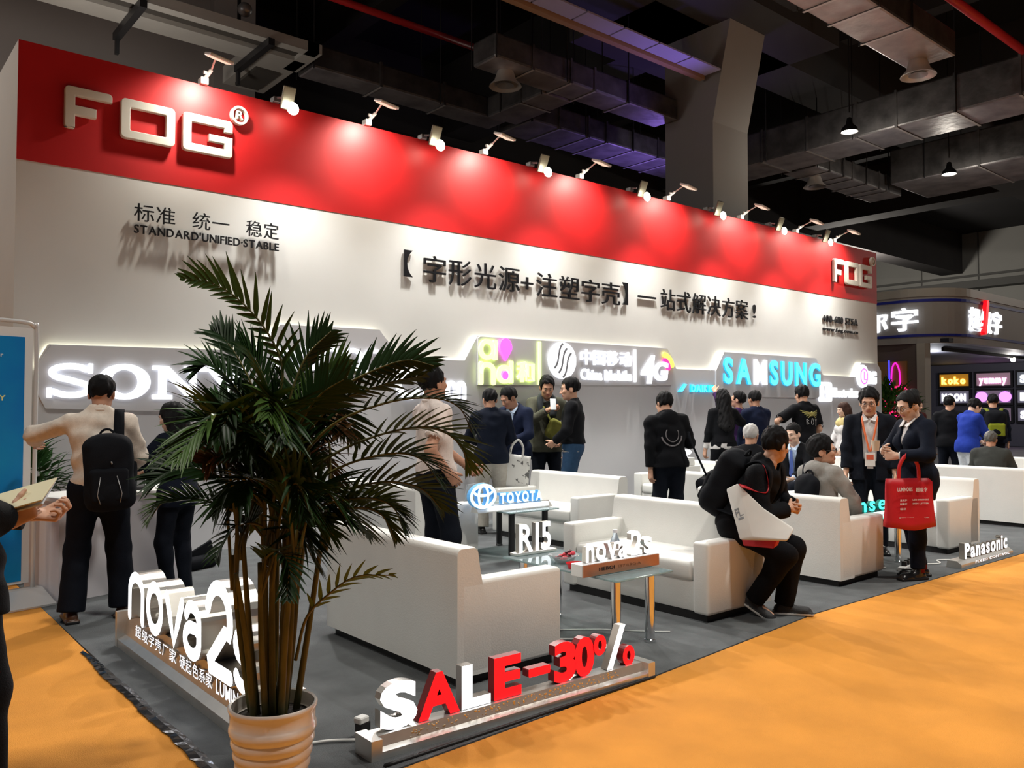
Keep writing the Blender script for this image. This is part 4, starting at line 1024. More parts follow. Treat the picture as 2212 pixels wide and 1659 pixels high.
sofa('white couch behind the standing man in the pink shirt', 4.50, 6.97, 0)
sofa('white couch with empty seat behind the blue car logo table sign', 6.20, 6.62, 180)
sofa('white couch seen from behind with the man in the grey hoodie', 6.57, 4.07, 0)
sofa('white couch behind the woman with the red bag', 8.77, 4.15, 180)
sofa('white couch seen from behind at the right edge, gray haired man seated in it', 11.36, 4.36, 0)
sofa('white couch behind the hooded jacket man, facing away near the wall', 9.10, 7.10, 180)
sofa('white couch facing left under the seated man with blue tie', 9.40, 5.69, 180)
sofa('white couch far back beside the woman in yellow scarf', 11.60, 7.0, 180)
sofa('white couch half hidden behind the person perched on the arm', 7.93, 5.55, 0)
sofa('white couch beyond the gray haired seated man at right edge', 13.35, 4.4, 180)

# ------------------------------------------------------------------ glass tables
def make_table(label, loc, rz, w_, l_, zt, legm, n=4, inset=.1, legr=.03):
    t = thing('glass_table', label, 'table', loc, rz, 'low glass tables')
    MB().box(-w_ / 2, w_ / 2, -l_ / 2, l_ / 2, zt - .012, zt, 0, .003, 1).build('glass_top', GLASS, t)
    for sx in (-1, 1):
        for sy in (-1, 1):
            x, y = sx * (w_ / 2 - inset), sy * (l_ / 2 - inset)
            MB().lathe([(legr * 1.15, 0), (legr * 1.15, .015), (legr, .02), (legr, zt - .03), (legr * 1.2, zt - .028), (legr * 1.2, zt - .013)], x, y, 20).build('leg', legm, t, True, 40)
    return t
make_table('low glass table with chrome legs between the two nearest couches', (3.75, 3.76, 0), 0, .50, 1.02, .43, CHROME, inset=.10)
make_table('glass table with dark legs carrying the blue car logo sign', (5.24, 6.35, 0), 0, .62, .9, .45, BLACKM)
make_table('glass table with the green word sign before the man with lanyard', (7.41, 3.95, 0), 0, .67, .9, .45, CHROME)
make_table('glass table beside the seated man with blue tie', (8.66, 5.4, 0), 0, .28, .7, .45, CHROME, inset=.06)

# ------------------------------------------------------------------ floor and table signs
SIDE = [W8, BRUSH]
t = thing('floor_sign', 'long silver floor sign with tall glowing rounded letters left of the palm', 'illuminated sign', (1.40, 5.33, 0), R(-90))
L = 2.0
def wedge(L, h, d, slope): return [(0, 0), (-d, 0), (-d, h), (-d * .42, h), (-slope, h * .30), (0, h * .22)]
base = MB().prism([(0.0, 0.0), (0.0, .045), (.035, .075), (.06, .20), (.20, .20), (.24, 0)], 'x', 0, L)
base.box(-.001, .035, -.004, .24, 0, .205); base.box(L - .035, L + .001, -.004, .24, 0, .205)
base.build('base', BRUSHX, t)
DP = .13
SF = [lit('sign_face', (.95, .96, 1), 2.0), BRUSH]
for ch, a, b, hh in (('n', .22, .46, .275), ('o', .56, .78, .275), ('v', .87, 1.10, .265), ('a', 1.15, 1.34, .275), ('2', 1.45, 1.72, .42), ('s', 1.79, 1.95, .275)):
    before = set(t.children)
    mono(t, ch, a, b - a, hh - .05, .062, DP, SF)
    for o in set(t.children) - before: o.location = (0, .145, .225)
lettering(t, '超级字壳厂家', .25, .95, .10, .165, .006, [W8S, SILV], cjk=True, off=-.045, part='character', bold=.01)
lettering(t, '硬起色系家', 1.0, 1.45, .10, .165, .006, [W8S, SILV], cjk=True, off=-.045, part='character', bold=.01)
lettering(t, 'LUMINOUS', 1.5, 1.95, .10, .165, .006, [W8S, SILV], off=-.045, bold=.02)

t = thing('floor_sign', 'long silver floor sign with red and white sale letters on the carpet edge', 'illuminated sign', (1.72, 2.95, 0), R(-1))
L = 1.68
base = MB().prism([(-.03, 0.0), (-.03, .028), (.0, .036), (.012, .078), (.09, .078), (.10, 0)], 'x', 0.04, L - .04)
base.box(0, .05, -.035, .10, 0, .082); base.box(L - .05, L, -.035, .10, 0, .082)
base.build('base', BRUSHX, t)
spk = MB()
for i in range(160):
    x = rng.uniform(.2, 1.45); z = rng.uniform(.042, .072); y = -(.0 - (z - .036) / .042 * .012) - .0005; q = rng.uniform(.002, .005)
    spk.box(x - q, x + q, y - .0012, y + .004, z - q * .7, z + q * .7)
o = spk.build('sparkle_print', mat('glitter', (.85, .80, .62), .2, 1.), t); o['kind'] = 'stuff'
RS = [REDL, mat('dark_red_side', (.25, .01, .012), .4)]
WS = [W8, mat('silver_side', (.55, .54, .52), .3, .8)]
for txt, a, b, m, bd in (('S', .075, .255, WS, .055), ('A', .26, .475, RS, .04), ('L', .485, .645, WS, .04), ('E', .665, .825, RS, .045), ('3', 1.03, 1.175, RS, .05), ('0', 1.165, 1.30, RS, .045)):
    for o in lettering(t, txt, a, b, .08, .27, .045, m, bold=bd): o.location.y = .075
polyletter(t, 'dash', [rrect(.865, 1.00, .145, .185, .008)], .045, RS, -.07)
for cx, cz in ((1.335, .215), (1.545, .125)):
    polyletter(t, 'percent_ring', [arc(cx, cz, .044, .052, 0, 360, 24)[:-1], arc(cx, cz, .013, .024, 0, 360, 18)[:-1]], .045, RS, -.07)
polyletter(t, 'percent_slash', [[(1.385, .08), (1.425, .08), (1.52, .29), (1.48, .29)]], .045, WS, -.07)

t = thing('floor_sign', 'small silver floor sign with white letters at right carpet edge', 'illuminated sign', (7.77, 3.12, 0), 0)
MB().prism([(-.02, 0.0), (-.02, .03), (.02, .06), (.10, .06), (.11, 0)], 'x', 0, 1.2).build('base', BRUSHX, t)
lettering(t, 'Panasonic', .15, 1.14, .062, .20, .05, [W8, BRUSH], bold=.03, off=-.06, gap=.1)
lettering(t, 'FIXED CONTROL', .30, 1.10, .012, .034, .004, [W8S, SILV], bold=.03, off=.018)

def tsign(label, loc, rz, L, h, d, bm_, txt, a, b, z0, z1, m, bold=.03, depth=.04, **k):
    t = thing('table_sign', label, 'illuminated sign', loc, rz)
    MB().box(0, L, -d, 0, 0, h, 0, .006, 2).build('base', bm_, t)
    lettering(t, txt, a, b, z0, z1, depth, m, bold=bold, off=(d - depth) / 2, **k); return t
tsign('short glowing white letter and number sign at far end of glass table', (3.57, 4.28, .431), 0, .36, .02, .08, BRUSHX, 'R15', .035, .32, .02, .205, [W8, BRUSH], .02)
t = tsign('glowing white word sign on copper faced base on glass table', (3.40, 3.52, .431), R(-1), .66, .075, .10, SILV, 'nova', .06, .40, .078, .215, [W8, BRUSH], .022, .035, gap=.1)
lettering(t, '2s', .44, .63, .078, .225, .035, [W8, BRUSH], bold=.022, off=.0325, gap=.1)
MB().box(.004, .656, -.104, -.1, .004, .072).build('copper_face', COPPER, t)
lettering(t, 'HEBOI', .13, .26, .028, .048, .002, [BLACKP, BLACKP], bold=.02, off=.104); lettering(t, '13763GA', .29, .49, .03, .046, .002, [mat('bronze_ink', (.25, .10, .05), .5)] * 2, bold=.0, off=.104)
t = thing('table_sign', 'blue white glowing oval emblem and word on dark legged table', 'illuminated sign', (4.62, 6.12, .451), 0)
MB().prism([(-.08, 0), (-.02, .06), (.02, .06), (.04, 0)], 'x', .05, .97).build('base', BRUSHX, t)
BW_ = [lit('ice_led', (.50, .78, 1.0), 1.15), lit('ice_side', (.08, .30, .60), .35)]
ribbon(t, 'emblem', [arc(.13, .15, .14, .10, 0, 360, 36)[:-1]], .032, .05, BW_, closed=(0,))
ribbon(t, 'emblem', [arc(.13, .15, .055, .10, 0, 360, 28)[:-1]], .028, .05, BW_, closed=(0,))
ribbon(t, 'emblem', [arc(.13, .20, .11, .045, 0, 360, 28)[:-1]], .026, .05, BW_, closed=(0,))
lettering(t, 'TOYOTA', .33, .86, .065, .165, .05, BW_, bold=.045, gap=.1)
mb = MB()
for i in range(9): mb.box(.18 + i * .085, .245 + i * .085, -.075, -.03, .012, .05)
mb.build('light_cell', lit('cell_glow', (.9, .95, 1), .55), t)
t = tsign('green glowing word sign on table in front of the man with lanyard', (7.09, 3.74, .451), 0, .65, .03, .09, mat('dark_base', (.02, .06, .06), .4), 'nse', .0, .50, .035, .165, [GREENL, lit('green_side', (.004, .14, .11), .3)], .02, .03, gap=.18)
MB().box(.03, .62, -.095, -.09, .002, .028).build('light_strip', lit('mint_led', (.75, 1, .92), 2.0), t)
t = tsign('small glowing white sign on the white stand beside the camera bag', (8.05, 6.65, .70), 0, .45, .10, .1, WHITE, 'MP', .05, .42, .10, .20, [W8, W8], .08)
one('display_stand', MB().box(8.0, 8.55, 6.5, 6.75, 0, .70, 0, .01, 2), WHITE, 'white display stand under the small glowing sign near the wall', 'stand')

# ------------------------------------------------------------------ things on the tables
def bottle(label, x, y, z, s=1.):
    t = thing('water_bottle', label, 'bottle', (x, y, z), 0)
    pl = mat('clear_plastic', (.75, .85, .95), .08, trans=.85, ior=1.3)
    MB().lathe([(.028 * s, 0), (.032 * s, .01 * s), (.032 * s, .05 * s), (.029 * s, .06 * s), (.032 * s, .07 * s), (.032 * s, .13 * s), (.013 * s, .175 * s), (.013 * s, .19 * s)], 0, 0, 20).build('body', pl, t, True, 50)
    MB().lathe([(.0325 * s, .065 * s), (.0327 * s, .068 * s), (.0327 * s, .12 * s), (.0325 * s, .123 * s)], 0, 0, 20).build('paper_band', mat('label_blue', (.25, .45, .75), .5), t, True)
    MB().lathe([(.015 * s, .185 * s), (.015 * s, .205 * s), (.0, .207 * s)], 0, 0, 16).build('cap', mat('cap_white', (.85, .85, .9), .4), t, True, 50)
    return t
bottle('plastic water bottle behind the copper based word sign', 3.93, 3.66, .431, 1.0)
bottle('plastic water bottle between the perched person and the hoodie man', 8.62, 5.45, .451, 1.5)
bottle('small bottle standing before the green word sign', 7.66, 3.58, .451, .9)
t = thing('candy_bowl', 'small clear glass bowl of wrapped sweets on the glass table', 'bowl', (3.66, 3.85, .431))
MB().lathe([(.0, .004), (.05, .004), (.06, .01), (.085, .045), (.10, .05), (.097, .052), (.08, .046), (.055, .012), (.0, .008)], 0, 0, 32).build('bowl', mat('bowl_glass', (.9, .93, .95), .05, trans=.8, ior=1.3), t, True, 50)
one('ashtray', MB().lathe([(.0, .0), (.05, .0), (.06, .03), (.062, .03), (.05, .006), (.0, .006)], 3.60, 3.68, 28, 0, .431), mat('red_glass', (.65, .02, .03), .15), 'round red dish in front of the sweets bowl on glass table', 'dish', None, True, 50)
for i, (dx, dy, dz, cm) in enumerate(((-.03, .01, .03, 0), (.025, -.02, .032, 0), (.0, .03, .03, 1), (.035, .025, .04, 1), (-.02, -.03, .03, 1), (.06, .01, .055, 0), (.05, -.03, .052, 1))):
    m = [mat('sweet_plum', (.10, .01, .02), .3), mat('sweet_red', (.70, .05, .08), .3)][cm]
    mb = MB().ball((3.66 + dx, 3.85 + dy, .431 + dz + .006), .017, 0, 8, (1.2, .8, .8)).prism([(3.66 + dx - .034, 3.85 + dy - .012), (3.66 + dx - .014, 3.85 + dy), (3.66 + dx - .034, 3.85 + dy + .012)], 'z', .431 + dz, .431 + dz + .01)
    one('wrapped_sweet', mb, m, ['dark plum wrapped sweet in the glass bowl', 'bright red wrapped sweet in the glass bowl'][cm], 'sweet', 'wrapped sweets in the bowl', True)
t = thing('laptop', 'grey laptop open behind the oval emblem sign', 'laptop', (4.98, 6.70, .451), R(200))
MB().box(-.16, .16, -.11, .11, 0, .018, 0, .004, 1).build('keyboard_base', GREYM, t)
MB().box(-.16, .16, -.004, .004, 0, .21, 0, .003, 1, Matrix.Translation((0, .11, .015)) @ Matrix.Rotation(R(-12), 4, 'X')).build('screen', mat('laptop_grey', (.33, .34, .36), .4), t)

# ------------------------------------------------------------------ cables and sockets on the carpet
WC = mat('white_cable', (.78, .78, .76), .5); GC = mat('grey_cable', (.45, .45, .45), .5)
def cable(label, pts, m=WC, r=.006): return one('cable', MB().tube(spl(pts, 8), r, 0, 6), m, label, 'cable', None, True)
cable('white cable curling from the sale sign towards the palm pot', [(1.80, 3.13, .008), (1.66, 3.22, .008), (1.50, 3.24, .008), (1.40, 3.12, .008), (1.44, 3.02, .008), (1.38, 2.96, .008)])
cable('white cable looping under the glass table beside the couch', [(3.28, 3.92, .02), (3.40, 3.80, .008), (3.62, 3.60, .008), (3.60, 3.42, .008), (3.40, 3.36, .008), (3.25, 3.30, .008)])
cable('second white cable loop next to the power strip', [(3.28, 3.98, .02), (3.42, 3.72, .008), (3.50, 3.60, .008), (3.38, 3.52, .008), (3.24, 3.56, .008)])
cable('thin pale wire from the power strip to the table leg', [(3.30, 4.02, .02), (3.55, 3.95, .006), (3.85, 3.72, .006), (4.02, 3.52, .006), (4.15, 3.40, .006)], WC, .0035)
t = thing('power_strip', 'white power strip with black plugs beside the near couch arm', 'power strip', (3.27, 3.97, 0), R(70))
MB().box(-.12, .12, -.025, .025, 0, .03, 0, .006, 2).build('case', mat('white_plastic', (.8, .8, .8), .4), t)
for q in (-.08, -.02, .05): MB().box(q - .018, q + .018, -.016, .016, .028, .065, 0, .004, 1).build('plug', [WC, BLACKM, WC][int((q + .08) * 15)], t)
t = thing('power_strip', 'power strip with plugs in front of the chrome legs of the green sign table', 'power strip', (7.45, 3.42, 0), R(10))
MB().box(-.22, .22, -.03, .03, 0, .035, 0, .006, 2).build('case', mat('white_plastic', (.8, .8, .8), .4), t)
for q in (-.12, -.03, .07): MB().box(q - .022, q + .022, -.02, .02, .033, .075, 0, .004, 1).build('plug', BLACKM, t)
cable('white cable on the carpet behind the woman with the red bag', [(7.65, 3.42, .01), (7.85, 3.32, .008), (8.0, 3.40, .008), (8.2, 3.25, .008)])
t = thing('power_adapter', 'black and white adapter standing behind the first sale letter', 'adapter', (1.82, 3.16, 0), R(15))
MB().box(-.03, .03, -.02, .02, 0, .07, 0, .006, 2).build('case', BLACKM, t); MB().box(-.035, .02, -.022, .022, .068, .095, 0, .005, 1).build('plug', WC, t)
cable('black cable lying along the orange side of the sale sign', [(1.74, 2.85, .004), (2.2, 2.86, .004), (2.7, 2.87, .004), (3.1, 2.88, .004), (3.4, 2.89, .004)], BLACKM, .009)
# crumpled dark tape along the left carpet edge
mb = MB(); pts = []
for i in range(60):
    y = 5.30 - i * .041; pts.append((1.216 + .004 * math.sin(i * .35) - .010 * (1 - y / 5.4), y, .006 + .004 * rng.rand()))
V = []; F = []
for i, p in enumerate(pts):
    wd = .010 + .018 * min(1, i / 12) ; V += [(p[0] - wd + .0025 * rng.randn(), p[1], .001 + .004 * rng.rand()), (p[0], p[1], p[2] + .004 * rng.rand()), (p[0] + wd + .0015 * rng.randn(), p[1], .001 + .003 * rng.rand())]
    if i: a = 3 * (i - 1); F += [(a, a + 3, a + 4, a + 1), (a + 1, a + 4, a + 5, a + 2)]
mb.add(V, F)
o = one('edge_tape', mb, mat('black_tape', (.02, .022, .025), .18, coat=.5), 'crumpled shiny black tape along the left edge of the grey carpet', 'tape')
md = o.modifiers.new('thick', 'SOLIDIFY'); md.thickness = .002; md.offset = 1

# ------------------------------------------------------------------ counter, banner
cr = math.atan2(.288, 1.043)
t = thing('counter', 'white display counter against which the man with backpack leans', 'counter', (1.377, 6.742, 0), cr)
MB().box(0, 1.07, 0, .5, 0, .73).build('body', mat('counter_white', (.66, .64, .68), .5), t); MB().box(-.02, 1.09, -.02, .52, .73, .76, 0, .004, 1).build('top', WHITE, t)
t = thing('tablet_stand', 'dark device stack on the white counter between the two visitors', 'device', (1.97, 7.08, .76), cr)
MB().box(-.10, .10, -.08, .08, 0, .02).build('foot', BLACKM, t); MB().box(-.10, .10, -.01, .01, .02, .20).build('screen', BLACKM, t); MB().box(-.07, .07, -.05, .0, .02, .07).build('tray', GREYM, t)
one('white_box', MB().box(2.28, 2.5, 7.05, 7.3, .76, .86, 0, .01, 2), WHITE, 'small white box on the right end of the counter behind the palm', 'box')
t = thing('dark_bag', 'open black bag lying on the floor right of the white counter', 'bag', (2.62, 7.45, 0), R(25))
MB().box(-.18, .16, -.10, .10, 0, .11, 0, .04, 3).build('body', BLACKF, t, True, 50)
MB().box(-.02, .22, -.01, .01, .06, .17, 0, .005, 1, Matrix.Rotation(R(-18), 4, 'Y')).build('flap', BLACKF, t)
t = thing('roll_banner', 'blue stand up banner with pale writing at left edge of the view', 'banner', (.835, 6.86, 0), R(14))
PB = mat('banner_blue', (.0, .15, .55), .4, noise=.5, nscale=1.5, ncol=(.0, .30, .62)); PW = lit('print_pale', (.75, .85, .9), .02)
PW = mat('print_white', (.70, .80, .85), .5); PY = mat('print_yellow', (.85, .80, .35), .5)
MB().box(-.40, .40, -.006, .0, .14, 2.0).build('panel', mat('banner_white', (.75, .77, .78), .5), t)
pnl = MB().box(-.38, .345, -.010, -.006, .16, 1.93).build('print', PB, t)
MB().tube(spl([(-.42, 0, .1), (-.42, 0, 1.0), (-.42, 0, 1.95), (-.40, 0, 2.01), (-.34, 0, 2.04), (.0, 0, 2.045), (.34, 0, 2.04), (.41, 0, 2.01), (.43, 0, 1.95), (.43, 0, 1.0), (.43, 0, .1)], 6), .016, 0, 8).build('frame_tube', SILV, t, True)
MB().prism([(-.26, 0), (-.26, .012), (-.12, .07), (-.05, .10), (.05, .10), (.18, .06), (.24, 0)], 'x', -.45, .48).build('base', SILV, t)
for txt, a, b, z, h_, m, cj in (('Welcome to the fair', -.30, .20, 1.78, .03, PW, 0), ('欢迎光临', -.34, -.02, 1.66, .07, PW, 1), ('y', -.06, -.02, 1.56, .06, PY, 0), ('Discount TODAY', -.34, .22, 1.465, .04, PY, 0), ('超薄精工发光字系列', -.34, .14, 1.16, .05, PW, 1), ('树脂无边字 塑壳', -.34, .16, 1.07, .045, PW, 1), ('LED 灯箱', -.3, .12, .99, .04, PW, 1), ('品质 服务', -.3, .1, .93, .035, PW, 1), ('产品展示', -.1, .12, .88, .03, PW, 1), ('技术支持', -.1, .12, .80, .03, PW, 1), ('联系方式', -.1, .12, .72, .03, PW, 1), ('标识制作', -.1, .12, .55, .03, PW, 1), ('欢迎', .0, .12, .38, .05, PW, 1), ('参观选购', -.05, .14, .30, .03, PW, 1)):
    lettering(t, txt, a, b, z, z + h_, .0015, [m, m], bold=.015, off=.010, cjk=bool(cj), part='print_letter')

# ------------------------------------------------------------------ plants
def leaf(V, F, base, d, up, ln, wd, droop, n=5):
    """a folded strap leaf along d, drooping"""
    d = unit(d); p = np.array(base, float); k0 = len(V); side = unit(np.cross(d, up))
    for i in range(n + 1):
        t = i / n; w_ = wd * (min(1, t * 5 + .35)) * (1 - t ** 2.2) + .0006
        nrm = unit(np.cross(side, d))
        V.append(tuple(p - side * w_ + nrm * w_ * .35)); V.append(tuple(p)); V.append(tuple(p + side * w_ + nrm * w_ * .35))
        d = unit(d + np.array((0, 0, -droop * (.5 + t)))); p = p + d * ln / n
    for i in range(n):
        a = k0 + 3 * i; F.append((a, a + 1, a + 4, a + 3)); F.append((a + 1, a + 2, a + 5, a + 4))
PALM = [mat('palm_leaf', (.018, .052, .012), .42, noise=.5, nscale=3, spec=.3), mat('palm_leaf_young', (.055, .12, .018), .42, noise=.4, nscale=3), mat('palm_leaf_dry', (.17, .085, .025), .6, noise=.4, nscale=5)]
STEM = mat('palm_cane', (.14, .115, .025), .5, noise=.7, nscale=9, ncol=(.045, .05, .012), stretch=(3, 3, .8))
def frond(parent, pts, L0, leafm, wd=.011, n=22, droop=.05, start=.35, name='frond', ang=52, face=None, asym=1.):
    """a palm frond; face = blend of the leaflet plane towards the upright plane of the arch, asym = length of the lower leaflets"""
    c = spl(pts, 8); c = [np.array(q) for q in c]; mb = MB(); mb.tube([tuple(q) for q in c], [max(.0015, .0065 * (1 - .8 * i / len(c))) for i in range(len(c))], 1, 6)
    V = []; F = []; m = len(c)
    for j in range(n):
        t = start + (1 - start) * (j + .5) / n; q = t * (m - 1); i = min(int(q), m - 2); p = c[i] + (c[i + 1] - c[i]) * (q - i); tg = unit(c[min(i + 1, m - 1)] - c[max(i - 1, 0)])
        sidev = np.cross(tg, (0, 0, 1.)); sidev = unit(sidev) if np.linalg.norm(sidev) > .05 else np.array((1., 0, 0)); up = unit(np.cross(sidev, tg))
        if face: sidev, up = unit(sidev * (1 - face) + up * face), unit(up * (1 - face) - sidev * face)
        u = (t - start) / (1 - start); ln = L0 * (.55 + .45 * math.sin(PI * min(1, u * .9 + .12))) * (1 if u < .8 else 1.1 - .7 * (u - .8) / .2)
        for sg in (-1, 1):
            a = R(ang * (1 - .55 * u) + rng.uniform(-6, 6)); d = tg * math.cos(a) + sidev * sg * math.sin(a) + up * (.22 - .1 * u)
            leaf(V, F, p, d, up, ln * rng.uniform(.85, 1.1) * (asym if sg < 0 else 1), wd * rng.uniform(.8, 1.15), droop * rng.uniform(.5, 1.4))
    mb.add(V, F, 0)
    return meshobj(name, mb.V, mb.F, [leafm, STEM], parent, mb.M, smooth=True)
PX, PYY = 1.30, 2.90
palm = thing('potted_palm', 'tall dark green areca palm in a ribbed pale pot at the carpet corner', 'palm', (PX, PYY, 0))
POTM = mat('glazed_pot', (.80, .74, .69), .22, coat=.6, noise=.05, nscale=4)
pp = [(.0, .0), (.095, .0), (.105, .008)]
for k in range(6):
    z = .012 + k * .043; r0 = .106 + k * .0072
    for a in range(0, 181, 20): pp.append((r0 + .0035 + .006 * math.sin(R(a)) + .0072 * a / 180, z + .043 * a / 180))
pp += [(.150, .275), (.152, .315), (.157, .325), (.158, .335), (.153, .340), (.146, .336), (.143, .29), (.0, .285)]
MB().lathe(pp, 0, 0, 56).build('pot', POTM, palm, True, 55)
MB().lathe([(.143, .288), (.10, .297), (.0, .300)], 0, 0, 32).build('soil', mat('soil', (.02, .013, .008), .95, bump=1., bscale=60), palm, True)
rv = np.array((math.sin(R(50)), -math.cos(R(50)), 0)); fv = np.array((math.cos(R(50)), math.sin(R(50)), 0))
def pl(u, v, z): return rv * u + fv * v + np.array((0, 0, z))
canes = []
for i in range(16):
    a = 2 * PI * i / 16 + .2; rr = .025 + .06 * ((i * 5) % 3) / 2; b = pl(rr * math.cos(a), rr * math.sin(a), .29); hh = rng.uniform(.80, 1.02)
    tpt = pl(rr * math.cos(a) * 2.0 + rng.uniform(-.02, .03), rr * math.sin(a) * 2.0, hh); mid = (b + tpt) / 2 + pl(rng.uniform(-.012, .012), 0, 0)
    MB().tube(spl([b, mid, tpt], 6), [.0135 - .005 * k / 12 for k in range(13)], 0, 8).build('cane', STEM, palm, True); canes.append(tpt)
# fronds: (lateral, depth, height) along each midrib, leaflet length, leaf colour, leaflet plane
CP = [([(-0.031, 0.0, 1.102), (-0.005, 0.0, 1.374), (0.024, 0.0, 1.545), (-0.031, 0.0, 1.681), (-0.133, 0.0, 1.8), (-0.235, 0.0, 1.865), (-0.351, 0.0, 1.886)], 0.17, 1, 0.95, 0.45),
      ([(-0.031, 0.0, 1.204), (-0.065, 0.015, 1.409), (-0.134, 0.03, 1.563), (-0.204, 0.045, 1.659), (-0.254, 0.06, 1.69)], 0.13, 0, 0.5, 1),
      ([(-0.048, -0.0, 1.238), (-0.098, -0.025, 1.408), (-0.164, -0.05, 1.517), (-0.221, -0.075, 1.561), (-0.257, -0.1, 1.54)], 0.13, 0, 0.4, 1),
      ([(-0.039, 0.0, 1.17), (-0.1, 0.03, 1.323), (-0.188, 0.06, 1.409), (-0.251, 0.09, 1.44), (-0.306, 0.12, 1.43)], 0.14, 0, 0.3, 1),
      ([(-0.048, -0.0, 1.153), (-0.114, -0.04, 1.274), (-0.196, -0.08, 1.35), (-0.259, -0.12, 1.367)], 0.14, 0, 0.4, 1),
      ([(-0.031, 0.0, 1.068), (-0.133, 0.013, 1.186), (-0.254, 0.025, 1.245), (-0.35, 0.038, 1.253), (-0.429, 0.05, 1.218)], 0.16, 0, 0.5, 1),
      ([(-0.031, -0.0, 1.034), (-0.132, -0.025, 1.121), (-0.248, -0.05, 1.182), (-0.337, -0.075, 1.184), (-0.417, -0.1, 1.141)], 0.16, 0, 0.5, 1),
      ([(-0.014, -0.0, 0.897), (-0.098, -0.012, 1.001), (-0.216, -0.024, 1.062), (-0.308, -0.036, 1.08), (-0.391, -0.048, 1.065), (-0.434, -0.06, 0.999)], 0.12, 1, 0.3, 1),
      ([(-0.031, -0.0, 1.034), (-0.096, -0.083, 1.16), (-0.142, -0.167, 1.231), (-0.169, -0.25, 1.22)], 0.16, 2, 0.5, 1),
      ([(0.02, 0.0, 1.17), (0.106, 0.004, 1.374), (0.243, 0.008, 1.485), (0.38, 0.012, 1.554), (0.483, 0.016, 1.583), (0.578, 0.02, 1.563)], 0.16, 0, 0.95, 0.5),
      ([(0.037, 0.0, 1.204), (0.193, 0.037, 1.409), (0.388, 0.075, 1.496), (0.533, 0.112, 1.532)], 0.12, 0, 0.5, 1),
      ([(0.037, -0.0, 1.153), (0.207, -0.01, 1.341), (0.41, -0.02, 1.425), (0.577, -0.03, 1.442), (0.676, -0.04, 1.408), (0.724, -0.05, 1.316)], 0.15, 0, 0.15, 1),
      ([(0.037, 0.0, 1.119), (0.244, 0.02, 1.254), (0.435, 0.04, 1.322), (0.577, 0.06, 1.331), (0.671, 0.08, 1.269), (0.707, 0.1, 1.18)], 0.18, 1, 0.3, 1),
      ([(0.046, -0.0, 1.068), (0.24, -0.03, 1.189), (0.421, -0.06, 1.241), (0.541, -0.09, 1.226), (0.609, -0.12, 1.146)], 0.18, 0, 0.3, 1),
      ([(0.037, 0.0, 1.034), (0.227, 0.025, 1.099), (0.402, 0.05, 1.132), (0.527, 0.075, 1.103), (0.602, 0.1, 1.022)], 0.17, 0, 0.4, 1),
      ([(0.037, -0.0, 1.0), (0.206, -0.025, 1.062), (0.355, -0.05, 1.082), (0.444, -0.075, 1.051), (0.481, -0.1, 0.98)], 0.15, 0, 0.4, 1),
      ([(0.037, 0.0, 0.931), (0.174, 0.013, 1.007), (0.295, 0.025, 1.039), (0.383, 0.038, 1.012), (0.436, 0.05, 0.915)], 0.13, 0, 0.4, 1),
      ([(0.08, -0.0, 0.488), (0.122, -0.013, 0.645), (0.206, -0.025, 0.733), (0.306, -0.038, 0.798), (0.447, -0.05, 0.805)], 0.1, 1, 0.5, 1),
      ([(0.012, 0.0, 1.272), (0.047, 0.033, 1.46), (0.094, 0.067, 1.6), (0.179, 0.1, 1.699)], 0.16, 0, 0.8, 1),
      ([(0.003, -0.0, 1.272), (-0.017, -0.033, 1.459), (-0.055, -0.067, 1.575), (-0.092, -0.1, 1.626)], 0.15, 0, 0.6, 1),
      ([(0.037, -0.0, 1.238), (0.12, -0.067, 1.375), (0.199, -0.133, 1.457), (0.29, -0.2, 1.504)], 0.18, 0, 0.7, 1),
      ([(0.02, 0.0, 1.221), (0.073, 0.067, 1.374), (0.128, 0.133, 1.498), (0.221, 0.2, 1.591)], 0.18, 1, 0.8, 1),
      ([(-0.005, -0.0, 0.812), (-0.022, -0.062, 0.849), (0.036, -0.125, 0.902), (0.099, -0.188, 0.872), (0.113, -0.25, 0.766)], 0.12, 0, 0.1, 1),
      ([(0.003, -0.0, 0.948), (-0.064, -0.025, 0.986), (-0.122, -0.05, 0.981), (-0.163, -0.075, 0.926), (-0.178, -0.1, 0.873)], 0.1, 0, 0.2, 1)]
for pts, L0, mm, fc, asy in CP: frond(palm, [pl(*q) for q in pts], L0, PALM[mm], .0092 if L0 > .12 else .008, 19 if len(pts) > 5 else (17 if L0 > .1 else 9), .05, .30, 'frond', 50, fc, asy)
for i in range(38):
    du = rng.uniform(-.22, .36); dv = rng.uniform(-.38, .34); zt = (rng.uniform(1.18, 1.52) if i < 26 else rng.uniform(.98, 1.2)) - .25 * abs(du)
    b = canes[i % 16]; m1 = b + (pl(du, dv, 0) - b * np.array((1, 1, 0))) * .25; m1[2] = b[2] + (zt - b[2]) * .62
    top_ = pl(du * .62, dv * .62, zt); tip = pl(du * 1.0, dv * 1.0, zt - rng.uniform(.02, .16))
    frond(palm, [b * np.array((1, 1, .85)), m1, top_, tip], rng.uniform(.17, .22), PALM[2 if i in (5, 17) else (1 if i % 7 == 3 else 0)], .0095, 18, .06, .35, 'frond', 50, rng.uniform(0, .6))
